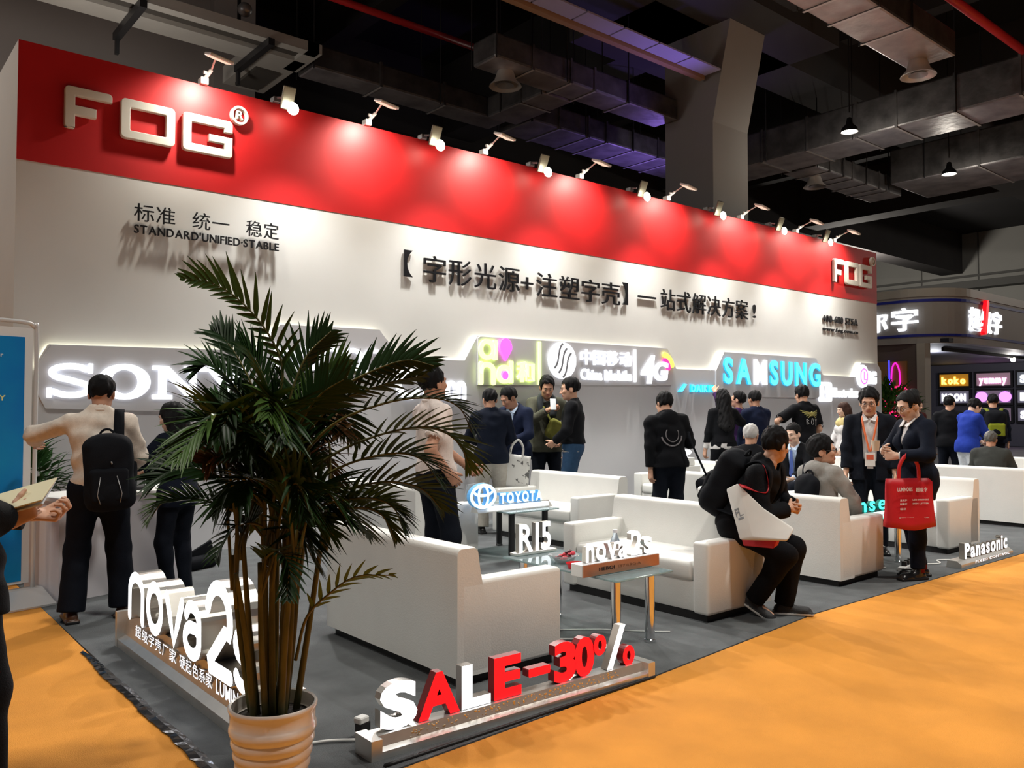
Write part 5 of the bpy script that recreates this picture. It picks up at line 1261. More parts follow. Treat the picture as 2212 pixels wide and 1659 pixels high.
def bush(label, x, y, zb, rad, h, n, pot=True, cat='plant', leafm=None, wide=.018):
    t = thing('potted_plant', label, cat, (x, y, 0))
    if pot: MB().lathe([(.0, 0), (.13, 0), (.17, .30), (.18, .30), (.16, .27), (.0, .26)], 0, 0, 28).build('pot', mat('brown_pot', (.12, .07, .05), .5), t, True, 50)
    for i in range(7):
        a = i * 2.4; MB().tube([(0, 0, .25), (.4 * rad * math.cos(a), .4 * rad * math.sin(a), zb + .4 * h)], .012, 0, 6).build('stem', STEM, t, True)
    V = []; F = []
    for i in range(n):
        th = rng.uniform(0, 2 * PI); ph = math.acos(rng.uniform(-.7, 1)); r_ = rad * rng.uniform(.25, 1)
        p = np.array((r_ * math.sin(ph) * math.cos(th), r_ * math.sin(ph) * math.sin(th), zb + h * .5 + h * .5 * math.cos(ph) * rng.uniform(.3, 1)))
        d = np.array((math.cos(th) * math.sin(ph), math.sin(th) * math.sin(ph), .5 + .5 * math.cos(ph))) + rng.uniform(-.5, .5, 3); leaf(V, F, p, d, (0.1, 0.2, 1), rng.uniform(.10, .22), wide, .15, 4)
    meshobj('foliage', V, F, leafm or mat('bush_leaf', (.045, .15, .02), .5, noise=.5, nscale=3), t)
    return t
bush('leafy green plant behind the blue banner at left', 1.38, 7.85, .55, .26, .55, 260, True, 'plant', mat('fern_leaf', (.04, .13, .03), .5, noise=.5, nscale=3))
bush('bushy green plant standing behind the man with glasses and lanyard', 18.2, 8.75, .95, .72, 1.05, 900, True, 'plant', mat('bush_leaf', (.07, .19, .02), .5, noise=.5, nscale=3), .03)
# far tables and chairs at right
GOLD = mat('gold_frame', (.55, .33, .06), .4, .6)
def gold_chair(label, x, y, rz):
    t = thing('folding_chair', label, 'chair', (x, y, 0), R(rz), 'gold framed chairs')
    MB().box(-.2, .2, -.2, .2, .43, .46, 0, .01, 2).build('seat', DARKB, t)
    for sx in (-.2, .2):
        MB().tube([(sx, .22, 0), (sx, .20, .45), (sx, .26, .88)], .016, 0, 8).build('back_post', GOLD, t, True); MB().tube([(sx, -.22, 0), (sx, -.18, .44)], .016, 0, 8).build('leg', GOLD, t, True)
    MB().box(-.2, .2, .235, .26, .6, .88, 0, .01, 2).build('backrest', DARKB, t)
    return t
gold_chair('gold framed chair nearest the right edge of the view', 15.9, 4.75, 30); gold_chair('gold framed chair beyond the gray haired seated man', 16.4, 5.1, 200)
make_table('far glass table at right edge of the view', (17.3, 5.0, 0), 0, 1.2, .7, .74, BLACKM)
# ------------------------------------------------------------------ people
DEN = cloth('dark_navy_trousers', (.005, .007, .013)); BLK = cloth('black_cloth', (.0045, .005, .007)); NAVY = cloth('navy_suit', (.008, .013, .036)); NAVYD = cloth('dark_navy_suit', (.005, .008, .018))
BEIGE = cloth('beige_shirt', (.74, .66, .58)); PINK = cloth('pale_pink_shirt', (.82, .73, .69)); WSH = cloth('white_shirt', (.72, .70, .70)); BSH = cloth('pale_blue_shirt', (.50, .62, .80)); KHK = cloth('khaki_trousers', (.40, .38, .34))
GRY = cloth('grey_hoodie', (.30, .29, .27)); OLV = cloth('olive_cardigan', (.075, .075, .055)); JEAN = cloth('blue_jeans', (.03, .07, .14)); STRP = cloth('striped_knit', (.62, .55, .50)); ROYAL = cloth('royal_blue_jacket', (.015, .04, .30)); WTR = cloth('white_trousers', (.62, .66, .70)); GRC = cloth('charcoal_grey_coat', (.045, .048, .045))
def smat(name, c1, c2, sc):
    if name in MATS: return MATS[name]
    m = mat(name, c1, .85); nt = m.node_tree; b = nt.nodes['Principled BSDF']; tc = nt.nodes.new('ShaderNodeTexCoord'); wv = nt.nodes.new('ShaderNodeTexWave'); wv.bands_direction = 'Z'; wv.inputs['Scale'].default_value = sc; wv.inputs['Distortion'].default_value = .6
    rp = nt.nodes.new('ShaderNodeValToRGB'); rp.color_ramp.interpolation = 'CONSTANT'; rp.color_ramp.elements[0].color = (*c1, 1); rp.color_ramp.elements[1].color = (*c2, 1); rp.color_ramp.elements[1].position = .5
    nt.links.new(tc.outputs['Object'], wv.inputs[0]); nt.links.new(wv.outputs[0], rp.inputs[0]); nt.links.new(rp.outputs[0], b.inputs[0]); return m
STR = smat('black_white_stripes', (.02, .02, .02), (.65, .58, .52), 11)
SHB = dict(mat=mat('black_shoe', (.012, .012, .013), .25), sole=BLACKM); SHBR = dict(mat=mat('brown_shoe', (.06, .025, .012), .35), sole=BLACKM); SNK = dict(mat=mat('black_sneaker', (.02, .021, .024), .6, bump=.3, bscale=200), sole=mat('white_sole', (.75, .74, .72), .5))
TB = dict(mat=DEN); TK = dict(mat=BLK)
def jkt(m, **k): return dict(mat=m, **k)

def backpack(pr, label, m, size=(.16, .09, .24), c=(0, .20, .25), pocket=True, strapm=None, res=.007, straps=(1, -1), trim=None, tilt=0., sag=0.):
    cp, s = pr['cp'], pr['s']
    t = thing('backpack', label, 'backpack', tuple(pr['world'](cp(*c))))
    Cm = pr['Cm'] @ rotm((0, 1, 0), tilt) @ rotm((1, 0, 0), sag)
    f = Field(cp(*c) - .42, cp(*c) + .42, res); cc = cp(*c)
    f.box(cc, size, Cm, .07, .01); f.ell(cc + Cm @ np.array((0, .01, size[2] * .55)), (size[0] * .92, size[1] * .95, size[2] * .55), Cm, .04); f.ell(cc + Cm @ np.array((0, .03, -size[2] * .5)), (size[0] * 1.02, size[1] * 1.0, size[2] * .5), Cm, .04)
    f.wrinkle(.004, 30, 4); worn(pr, f.mesh(), 'bag_body', m, t)
    if pocket:
        f = Field(cc - .42, cc + .42, res); q = cc + Cm @ np.array((0, size[1] * .9, -size[2] * .32)); f.box(q, (size[0] * .78, .035, size[2] * .46), Cm, .03, .01); f.wrinkle(.003, 40, 9); worn(pr, f.mesh(), 'front_pocket', m, t)
    for sd in straps:
        sh = pr['sh'][sd]; C0 = pr['Cm']
        a = cc + Cm @ np.array((sd * .07, -size[1] * .7, size[2] * .8)); b = sh + C0 @ np.array((-sd * .055, .05, .075)); c2 = sh + C0 @ np.array((-sd * .05, -.07, .05)); d = sh + C0 @ np.array((-sd * .02, -.13, -.12)); e = sh + C0 @ np.array((sd * .03, -.07, -.30)); g = cc + Cm @ np.array((sd * size[0] * .8, -size[1] * .5, -size[2] * .7))
        cv = spl([a, b, c2, d, e, g], 8); V = []; F = []
        for i, p in enumerate(cv):
            p = np.array(p); wv = C0 @ np.array((.032, 0, 0)); nv = unit(p - (sh * .4 + pr['cp'](0, 0, .3) * .6)) * .006
            V += [p - wv - nv, p + wv - nv, p + wv + nv, p - wv + nv]
            if i: k = 4 * i; F += [(k - 4 + j, k - 4 + (j + 1) % 4, k + (j + 1) % 4, k + j) for j in range(4)]
        F += [(3, 2, 1, 0), tuple(4 * (len(cv) - 1) + j for j in range(4))]
        worn(pr, (V, F), 'strap', strapm or m, t, None, True)
    q = cc + Cm @ np.array((0, -size[1] * .4, size[2] * .98)); mb = MB().tube([q + Cm @ np.array((.05 * math.cos(a), 0, .06 * math.sin(a))) for a in np.linspace(0, PI, 9)], .009, 0, 6)
    worn(pr, (mb.V, mb.F), 'handle', m, t)
    if trim:
        mb = MB()
        for sx in (-1, 1): mb.tube([cc + Cm @ np.array((sx * .05, size[1] * 1.28, -.02)), cc + Cm @ np.array((sx * .075, size[1] * 1.4, -.14)), cc + Cm @ np.array((sx * .06, size[1] * 1.34, -.2))], .0035, 0, 5)
        mb.tube([cc + Cm @ np.array((-.02, size[1] * 1.1, .08)), cc + Cm @ np.array((-.025, size[1] * 1.1, .06))], .006, 0, 6)
        worn(pr, (mb.V, mb.F), 'zip_trim', trim, t)
    return t
def tote(label, hook, rz, w_, h_, d_, m, handle=.28, hm=None, tilt=0., cat='bag', bulge=.01, mats=None, prints=None):
    """soft carrier bag hanging below a hook point; local x along its width"""
    t = thing('tote_bag', label, cat, hook, rz)
    M = Matrix.Rotation(R(tilt), 4, 'Y'); n = 9; V = []; F = []
    for sg in (-1, 1):
        for i in range(n):
            for j in range(n):
                u = i / (n - 1) - .5; v = j / (n - 1); b = (1 - (2 * u) ** 2) * (d_ * .35 * (1 - v) ** .6) + d_ * .5 * (1 - v) * .5
                V.append((u * w_ * (1 + .06 * (1 - v)) , sg * (b + .003) + .004 * math.sin(9 * u + 7 * v), -handle - h_ + v * h_ - .012 * math.cos(u * 6) * (1 - v)))
    def id_(s_, i, j): return s_ * n * n + i * n + j
    for i in range(n - 1):
        for j in range(n - 1): F += [(id_(0, i, j), id_(0, i + 1, j), id_(0, i + 1, j + 1), id_(0, i, j + 1)), (id_(1, i, j), id_(1, i, j + 1), id_(1, i + 1, j + 1), id_(1, i + 1, j))]
    for i in range(n - 1): F.append((id_(0, i, 0), id_(1, i, 0), id_(1, i + 1, 0), id_(0, i + 1, 0)))
    for j in range(n - 1): F += [(id_(0, 0, j), id_(0, 0, j + 1), id_(1, 0, j + 1), id_(1, 0, j)), (id_(0, n - 1, j), id_(1, n - 1, j), id_(1, n - 1, j + 1), id_(0, n - 1, j + 1))]
    o = meshobj('bag_body', V, F, m, t); md = o.modifiers.new('thick', 'SOLIDIFY'); md.thickness = .003
    for sg in (-1, 1):
        mb = MB(); pts = spl([(-w_ * .22, sg * .004, -handle - .03), (-w_ * .20, sg * .004, -handle * .5), (-.02, sg * .006, -.01), (.02, sg * .006, -.01), (w_ * .20, sg * .004, -handle * .5), (w_ * .22, sg * .004, -handle - .03)], 6)
        V = []; F = []
        for i, p in enumerate(pts):
            p = np.array(p); q = np.array(pts[min(i + 1, len(pts) - 1)]) - np.array(pts[max(i - 1, 0)]); nn = unit((-q[2], 0, q[0])) * .013
            V += [p - nn + (0, -.002, 0), p + nn + (0, -.002, 0), p + nn + (0, .002, 0), p - nn + (0, .002, 0)]
            if i: k = 4 * i; F += [(k - 4 + j, k - 4 + (j + 1) % 4, k + (j + 1) % 4, k + j) for j in range(4)]
        meshobj('handle', V, F, hm or m, t)
    if tilt: t.rotation_euler = (0, R(tilt), rz)
    return t
def obj_at(name, label, cat, mb, mats, smooth=False, auto=None): return one(name, mb, mats, label, cat, None, smooth, auto)

FLOWER = mat('flower_print_bag', (.62, .62, .60), .5, noise=1, nscale=16, ncol=(.08, .08, .08))
rp_ = [n for n in FLOWER.node_tree.nodes if n.type == 'VALTORGB'][0]; rp_.color_ramp.elements[0].position = .36; rp_.color_ramp.elements[1].position = .40
# man with backpack at the counter
p = person('person in beige shirt and black backpack seen from behind with left elbow raised', (1.47, 6.05, 0), 74, 1.665, dict(lh=(.44, -.40, 1.24), lpole=(1, .35, -.1), rh=(-.20, -.36, 1.02), rpole=(-.6, .6, -.5), lf=(.16, .0, .085), rf=(-.16, -.06, .085), hp=8, hy=-8, lean=3), jkt(BEIGE, e=.02, hem=-.03, sleeve=.92, wr=.009, name='shirt', neck=.062), None, dict(mat=DEN, e=.022, flare=.03), SHBR, 'short', None, 1, res=.006)
backpack(p, 'black backpack hanging on one shoulder of the man in beige shirt', BLACKF, (.155, .09, .25), (-.07, .20, .10), True, None, .006, (-1,), GREYM, 4)
# woman with long hair at the counter
p = person('person with long black hair in dark suit standing at the counter behind the palm', (2.10, 6.38, 0), 118, 1.49, dict(lh=(.14, -.40, 1.22), rh=(.02, -.40, 1.08), lpole=(.7, .4, -.6), rpole=(-.6, .5, -.6), hp=14, hy=12, lcurl=50, rcurl=50, lean=3), jkt(NAVYD, e=.014, hem=-.12, sleeve=.95), dict(mat=WSH), dict(mat=DEN, e=.01), SHB, 'long', None, 2, True, res=.007)
w1 = p['world'](p['wr'][1] + np.array((-.02, -.08, .03)))
obj_at('handheld_scanner', 'small white and dark gadget held up by the long haired woman', 'gadget', MB().box(w1[0] - .02, w1[0] + .02, w1[1] - .06, w1[1] + .03, w1[2], w1[2] + .05, 0, .01, 2), [mat('white_plastic', (.8, .8, .8), .4)])
# man in the pink shirt
p = person('person in pale pink shirt standing sideways behind the nearest couch', (3.46, 4.98, 0), 348, 1.745, dict(hy=18, hp=-4, rh=(-.20, -.02, .95), rpole=(-.4, 1, .1), lh=(.12, -.30, .98), lpole=(.8, .5, -.2), lcurl=55, lean=-3, lf=(.09, .03, .085), rf=(-.09, -.03, .085)), jkt(PINK, e=.016, hem=.03, sleeve=.34, wr=.008, name='shirt', neck=.06, wq=1.05), None, dict(mat=DEN, e=.014), SHB, 'short', None, 1, res=.006, wide=1.02)
obj_at('name_badge', 'small white badge hanging in front of the man in pink shirt', 'badge', MB().box(-.03, .03, -.002, .002, -.05, .05, 0, 0, 1, Matrix.Translation(Vector(p['world'](p['cp'](.0, -.155, .02)))) @ Matrix.Rotation(R(78), 4, 'Z')), [mat('badge_white', (.8, .8, .82), .5)])
# pair by the wall
p = person('person in dark blazer and khaki trousers seen from behind near the lime sign', (5.92, 7.42, 0), 62, 1.675, dict(hy=10, hp=10, lh=(.10, -.32, 1.06), lpole=(.8, .4, -.6), rh=(-.14, -.30, 1.0), rpole=(-.8, .5, -.2), lean=3, lf=(.12, 0, .085), rf=(-.12, 0, .085)), jkt(NAVYD, e=.022, hem=-.10, wr=.004), dict(mat=WSH), dict(mat=KHK, e=.022, flare=.03), SHB, 'short', None, 1)
tote('white flower printed carrier bag hanging between the two blazer men', (6.24, 7.32, 1.05), R(-30), .34, .38, .12, FLOWER, .17, None, 8)
p = person('person in navy blazer and pale blue shirt looking down left beside the lime sign', (6.62, 7.80, 0), 200, 1.735, dict(hp=28, hy=-25, lh=(.05, -.26, 1.02), rh=(-.08, -.26, 1.10), lpole=(.8, .4, -.2), rpole=(-.8, .4, -.2), lean=6, lcurl=45, rcurl=45), jkt(NAVY, v=(.24, .17), hem=-.12, e=.018), dict(mat=BSH), TB, SHB, 'full', None, 1)
p = person('person in olive cardigan and dark scarf holding a phone in front of the round emblem', (7.22, 7.92, 0), 236, 1.88, dict(hp=24, rh=(-.02, -.30, 1.30), lh=(.16, -.2, .95), rpole=(-.7, .4, -.5), lpole=(.8, .4, 0), rcurl=50), jkt(OLV, v=(.18, .14), e=.02, hem=-.12, name='cardigan'), dict(mat=GRC), TB, SHB, 'full', None, 1)
mb = MB().tube(spl([p['cp'](-.06, -.15, .30), p['cp'](-.085, -.10, .46), p['cp'](-.05, .06, .545), p['cp'](.05, .06, .545), p['cp'](.085, -.10, .46), p['cp'](.06, -.15, .30)], 6), .04, 0, 8); worn(p, (mb.V, mb.F), 'scarf', cloth('dark_scarf', (.03, .034, .04)), None) and None
sc = bpy.data.objects['scarf']; mw = sc.matrix_world.copy(); sc.parent = p['root']; sc.matrix_parent_inverse = (Matrix.Translation(p['root'].location) @ Matrix.Rotation(p['root'].rotation_euler.z, 4, 'Z')).inverted()
w1 = Vector(p['world'](p['wr'][-1])) + Vector((.0, -.09, .07)); obj_at('phone', 'white phone held up by the man in olive cardigan', 'phone', MB().box(-.036, .036, -.005, .005, -.075, .075, 0, .004, 2, Matrix.Translation(w1) @ Matrix.Rotation(R(-35), 4, 'Z') @ Matrix.Rotation(R(-20), 4, 'X')), [mat('phone_white', (.75, .8, .85), .3)])
# olive bag
cc = p['world'](p['cp'](.12, -.20, .12)); f = Field(np.array(cc) - .25, np.array(cc) + .25, .008); f.box(cc, (.16, .06, .13), rotm((0, 0, 1), -35) @ rotm((0, 1, 0), 28), .05, .01); f.wrinkle(.005, 30, 2); v, q = f.mesh()
t = thing('shoulder_bag', 'olive green shoulder bag across the man in olive cardigan', 'bag', tuple(cc)); meshobj('bag_body', v - np.array(cc), q, cloth('olive_bag', (.16, .16, .035)), t)
mb = MB().tube([Vector(p['world'](p['cp'](-.06, -.15, .42))) - Vector(cc), Vector(p['world'](p['cp'](.03, -.165, .25))) - Vector(cc), Vector((0, -.02, .1))], .014, 0, 8); mb.build('strap', cloth('olive_bag', (.16, .16, .035)), t, True)
p = person('person in black bomber jacket over striped knit with blue jeans', (6.98, 7.18, 0), 128, 1.815, dict(hy=12, hp=8, rh=(-.26, -.08, .84), rpole=(-.6, .8, 0), lh=(.14, -.20, .98), lpole=(.8, .5, -.3), rcurl=50), jkt(BLK, e=.024, hem=.035, wr=.004), dict(mat=STR, hem=-.06), dict(mat=JEAN, e=.014), SNK, 'full', None, 0)
w1 = Vector(p['world'](p['wr'][-1])); obj_at('phone', 'red phone in the lowered hand of the bomber jacket man', 'phone', MB().box(-.038, .038, -.006, .006, -.08, .08, 0, .004, 2, Matrix.Translation(w1 + Vector((.05, -.05, -.05))) @ Matrix.Rotation(R(40), 4, 'Z')), [mat('phone_red', (.5, .03, .04), .35)])
# hooded jacket with circle print
p = person('person in black hooded jacket with round print on the back behind the couch', (6.87, 5.62, 0), 62, 1.625, dict(hy=10, hp=16, hr=-8, lh=(.23, .0, .76), rh=(-.10, -.26, 1.16), rpole=(-.8, .5, -.6), lpole=(.6, .7, 0), lean=4, roll=3), jkt(BLK, e=.028, hem=-.06, wr=.006, hood=True, name='hooded_jacket'), None, dict(mat=DEN, e=.02), SNK, 'full', None, 0, wide=1.08)
mb = MB()
PRN = mat('faded_print', (.16, .15, .16), .8)
def back_pt(p, x, z, off=.16): return p['cp'](x, off - 2.2 * x * x - .5 * max(0, abs(z - .30) - .05) ** 1.5, z)
mb.tube([back_pt(p, .075 * math.cos(a), .30 + .085 * math.sin(a), .148) for a in np.linspace(R(150), R(400), 20)], .006, 0, 6); mb.tube([back_pt(p, .12 * math.cos(a), .30 + .13 * math.sin(a), .146) for a in np.linspace(R(190), R(350), 20)], .009, 0, 6); mb.tube([back_pt(p, -.12, .10, .150), back_pt(p, .12, .11, .150)], .005, 0, 6)
meshobj('back_print', np.array(mb.V) * p['s'], mb.F, PRN, p['root'])
t = thing('camera_bag', 'black camera bag beside the hooded jacket man', 'bag', (7.12, 5.25, .55)); f = Field((-.25,) * 3, (.25, .25, .3), .01); f.box((0, 0, 0), (.17, .10, .2), rotm((0, 1, 0), -20), .06); f.wrinkle(.005, 30, 3); v, q = f.mesh(); meshobj('bag_body', v, q, BLACKF, t); MB().tube(spl([(-.1, 0, .15), (-.2, .12, .5), (-.18, .18, .62)], 6), .012, 0, 6).build('strap', BLACKF, t, True); MB().tube([(0, 0, -.18), (0, 0, -.55)], .012).build('support_pole', BLACKM, t)
t = thing('monopod', 'slanted black and silver monopod leaning near the hooded jacket man', 'monopod', (7.38, 5.35, 0)); MB().tube([(.16, -.10, 0), (.0, 0, .85)], .012, 0, 8).build('pole', BLACKM, t, True); MB().box(-.07, .06, -.02, .02, .83, .87, 0, .008, 2).build('head', SILV, t)
# group at the cyan sign
p = person('person with long black hair and black blazer over white shirt at the cyan sign', (9.75, 7.02, 0), 58, 1.72, dict(hp=6, lh=(.22, -.12, .86), rh=(-.18, -.34, 1.30), rpole=(-.8, .4, -.4)), jkt(BLK, e=.016, hem=.03, wr=.003), dict(mat=WSH, hem=-.06), dict(mat=BLK, e=.01), SHB, 'long', None, 0, True, res=.009)
p = person('person in purple lit dark jacket reaching a raised arm up to the cyan sign', (10.72, 7.45, 0), 96, 1.70, dict(lh=(.30, -.22, 1.72), lpole=(.9, .3, -.4), hp=-8, hy=15), jkt(cloth('purple_lit_jacket', (.05, .02, .09)), e=.018), None, TB, SHB, 'full', None, 0, res=.010, detail=False)  # dark jacket with the purple light put into its colour
p = person('person in navy suit seen from behind below the cyan sign', (10.45, 6.96, 0), 70, 1.71, dict(hp=6, lh=(.2, -.16, .84), rh=(-.2, -.16, .84)), jkt(NAVY, e=.022, hem=-.16), dict(mat=WSH), TB, SHB, 'short', None, 1, res=.009, detail=False)
p = person('person in black T-shirt with gold wings print at the cyan sign', (10.86, 6.42, 0), 76, 1.78, dict(hp=10, hy=-10, lh=(.24, -.30, 1.12), lpole=(1, .3, -.1), rh=(-.22, -.14, .9), lean=3), jkt(BLK, e=.022, hem=-.10, sleeve=.38, wr=.004, name='t_shirt', cuff=.01), None, TB, SNK, 'full', None, 0, res=.008, wide=1.05)
GP = mat('gold_print', (.30, .27, .08), .6); WP = mat('pale_print', (.45, .45, .45), .7); mb = MB()
for sx in (-1, 1):
    for k in range(5): mb.tube([back_pt(p, sx * .02, .40 - k * .008, .152), back_pt(p, sx * (.16 - k * .022), .44 - k * .028 , .152)], [.008, .005], 0, 5)
mb.ball(back_pt(p, 0, .385, .148), .026, 0, 8, (1, .4, 1.4)); meshobj('back_print', np.array(mb.V) * p['s'], mb.F, GP, p['root'])
mb = MB(); mb.tube([back_pt(p, .022 * math.cos(a), .27 + .032 * math.sin(a) + (.02 if abs(a - PI / 2) < .4 else 0), .152) for a in np.linspace(0, 2 * PI, 15)], .004, 0, 5)
mb.tube([back_pt(p, .09, .31, .15), back_pt(p, .09, .24, .15)], .004, 0, 5); mb.tube([back_pt(p, .09, .31, .15), back_pt(p, .06, .295, .15), back_pt(p, .085, .278, .15), back_pt(p, .055, .258, .15), back_pt(p, .09, .24, .15)], .004, 0, 5)
mb.tube([back_pt(p, -.06, .31, .15), back_pt(p, -.075, .285, .15), back_pt(p, -.09, .31, .15)], .004, 0, 5); mb.tube([back_pt(p, -.075, .285, .15), back_pt(p, -.07, .22, .15)], .004, 0, 5)
meshobj('back_print', np.array(mb.V) * p['s'], mb.F, WP, p['root'])
# person perched on the couch arm
p = person('person in black jacket perched on the couch arm with white and red bag', (4.93, 3.47, 0), 288, 1.62, dict(pelz=.665, pely=-.02, lean=32, twist=-4, roll=-3, hy=74, hp=-6, lh=(.10, -.42, .80), rh=(-.05, -.42, .80), lpole=(.9, .5, -.2), rpole=(-.8, .4, -.3), lf=(.10, -.34, .085), rf=(-.04, -.17, .125), lkp=(.1, -1, .6), rkp=(-.1, -1, .6), lt=20, rt=-6, rfp=28, lcurl=50, rcurl=50), jkt(BLK, e=.026, hem=-.02, wr=.006, hood=True, name='hooded_jacket'), None, dict(mat=BLK, e=.022, waist=.06, flare=.012), SNK, 'full', None, 0, res=.006)
backpack(p, 'black backpack on the back of the person perched on the couch arm', BLACKF, (.165, .11, .25), (.0, .21, .22), True, None, .006, (1, -1), None, 0, -4)
PERCH = p
RB = mat('red_tote', (.52, .012, .022), .55); WB = mat('white_tote', (.74, .72, .68), .5, noise=.08, nscale=6)
t = thing('tote_bag', 'white and red shopping bag on the lap of the person perched on couch arm', 'bag', (5.02, 3.30, .0))
def hexa(name, P8, m, bevel=.012):
    """soft box from eight corners: four of the near face, four of the far face"""
    n = len(P8) // 2; F = [tuple(range(n)), tuple(range(n, 2 * n))[::-1]] + [(i, n + i, n + (i + 1) % n, (i + 1) % n) for i in range(n)]
    bm = bmesh.new(); vs = [bm.verts.new(p) for p in P8]
    for f in F: bm.faces.new([vs[i] for i in f])
    bmesh.ops.recalc_face_normals(bm, faces=bm.faces); bmesh.ops.bevel(bm, geom=list(bm.edges), offset=bevel, segments=3, affect='EDGES', profile=.6)
    bm.verts.index_update(); o = meshobj(name, [tuple(v.co) for v in bm.verts], [[v.index for v in f.verts] for f in bm.faces], m, t); bm.free(); return o
def TP(x, y, z): return (x - 5.02, y - 3.30, z)
hexa('white_bag', [TP(4.708, 3.278, .918), TP(4.648, 3.134, .574), TP(4.61, 2.851, .595), TP(4.676, 2.846, .662), TP(4.70, 3.08, .765), TP(4.735, 3.398, .868), TP(4.68, 3.25, .54), TP(4.75, 2.944, .565), TP(4.802, 2.923, .642), TP(4.80, 3.16, .755)], WB, .014)
hexa('red_bag', [TP(4.79, 3.40, .85), TP(4.725, 3.25, .50), TP(4.70, 3.01, .515), TP(4.75, 3.0, .60), TP(4.84, 3.42, .84), TP(4.77, 3.28, .50), TP(4.80, 3.04, .52), TP(4.84, 3.03, .60)], RB, .008)
V = []; F = []; pS = PERCH['world'](PERCH['sh'][1]) ; pS2 = PERCH['world'](PERCH['sh'][-1])
cv = spl([(4.69, 3.25, .90), tuple(pS2 + Vector((-.01, -.08, -.10))), tuple(pS2 + Vector((.03, -.03, .065))), tuple(pS2 + Vector((.09, .07, .03)))], 8)
for i, c_ in enumerate(cv):
    c_ = np.array(c_) - np.array((5.02, 3.30, 0)); wv = np.array((.022, .022, .006)); nv = np.array((-.003, -.003, .003)); V += [c_ - wv - nv, c_ + wv - nv, c_ + wv + nv, c_ - wv + nv]
    if i: k = 4 * i; F += [(k - 4 + j, k - 4 + (j + 1) % 4, k + (j + 1) % 4, k + j) for j in range(4)]
meshobj('red_strap', V, F, RB, t)
A_, B_, D_, C_ = (np.array(TP(*q)) for q in ((4.735, 3.398, .868), (4.708, 3.278, .918), (4.68, 3.25, .54), (4.648, 3.134, .574)))
nn_ = unit(np.cross(B_ - A_, D_ - A_)); nn_ = nn_ if nn_ @ (np.array((0, 0, 1.4)) - np.array((4.7, 3.3, .7))) > 0 else -nn_
mb = MB()
for (u0, u1, v0, v1) in ((.25, .55, .44, .47), (.25, .55, .50, .53), (.25, .30, .44, .60), (.50, .55, .44, .60), (.35, .75, .62, .66), (.55, .8, .58, .60)):
    q = [A_ + (B_ - A_) * u + (D_ - A_) * v + nn_ * .003 for u, v in ((u0, v0), (u1, v0), (u1, v1), (u0, v1))]; q2 = [p_ - nn_ * .002 for p_ in q]
    mb.add(q + q2, [(0, 1, 2, 3), (7, 6, 5, 4), (0, 4, 5, 1), (1, 5, 6, 2), (2, 6, 7, 3), (3, 7, 4, 0)])
meshobj('print_mark', mb.V, mb.F, GREYM, t, smooth=False)
# seated figures
p = person('person in grey hoodie and glasses seated on the couch before the green sign', (6.69, 3.84, 0), 348, 1.56, dict(pelz=.50, lean=4, hy=-46, hp=-4, lh=(.16, -.30, .62), rh=(-.20, -.30, .56), lpole=(.9, .3, -.3), rpole=(-.9, .3, -.3), lf=(.12, -.52, .085), rf=(-.12, -.52, .085), lkp=(.1, -.6, 1), rkp=(-.1, -.6, 1)), jkt(GRY, e=.030, hem=.02, hood=True, name='hoodie', wr=.006), None, TB, SNK, 'full', None, 0, res=.007, headsc=1.16)
glasses(p)
backpack(p, 'flat dark backpack worn by the man in grey hoodie', BLACKF, (.14, .05, .2), (.0, .17, .22), False, None, .008, (1,))
p = person('person in black jacket and pale blue shirt with tie seated facing left', (9.36, 5.66, 0), 188, 1.66, dict(pelz=.50, lean=4, hp=10, hy=-6, rh=(-.30, -.40, .70), lh=(.1, -.36, .6), rpole=(-.9, .3, -.3), lpole=(.9, .3, -.3), lf=(.12, -.5, .085), rf=(-.12, -.5, .085), lkp=(.1, -.6, 1), rkp=(-.1, -.6, 1), rcurl=55), jkt(BLK, e=.022, v=(.06, .12, .015), hem=.02), dict(mat=BSH), TB, SHB, 'full', None, 2, res=.008)
mb = MB(); mb.add([p['cp'](-.012, -.128, .46), p['cp'](.012, -.128, .46), p['cp'](.03, -.15, .15), p['cp'](0, -.15, .11), p['cp'](-.03, -.15, .15)] + [p['cp'](-.012, -.118, .46), p['cp'](.012, -.118, .46), p['cp'](.03, -.14, .15), p['cp'](0, -.14, .11), p['cp'](-.03, -.14, .15)], [(4, 3, 2, 1, 0), (5, 6, 7, 8, 9)] + [(i, (i + 1) % 5, 5 + (i + 1) % 5, 5 + i) for i in range(5)]); meshobj('tie', np.array(mb.V) * p['s'], mb.F, cloth('blue_tie', (.08, .13, .40)), p['root'], smooth=False)
w1 = Vector(p['world'](p['wr'][-1])) + Vector((-.06, 0, .06)); obj_at('snack_cone', 'pale snack held in the hand of the seated man with tie', 'snack', MB().tube([w1, w1 + Vector((-.02, 0, .07)), w1 + Vector((-.03, 0, .10))], [.018, .024, .016], 0, 10), [mat('snack_beige', (.55, .42, .30), .6)], True)
p = person('gray haired person in black coat seated behind the perched person', (7.98, 5.40, 0), 20, 1.68, dict(pelz=.50, lean=4, hp=6, lh=(.16, -.42, .6), rh=(-.16, -.42, .6), lf=(.12, -.5, .085), rf=(-.12, -.5, .085), lkp=(.1, -.6, 1), rkp=(-.1, -.6, 1)), jkt(BLK, e=.026, hem=.02), None, TK, SHB, 'short', HAIRG, 1, res=.010, detail=False)
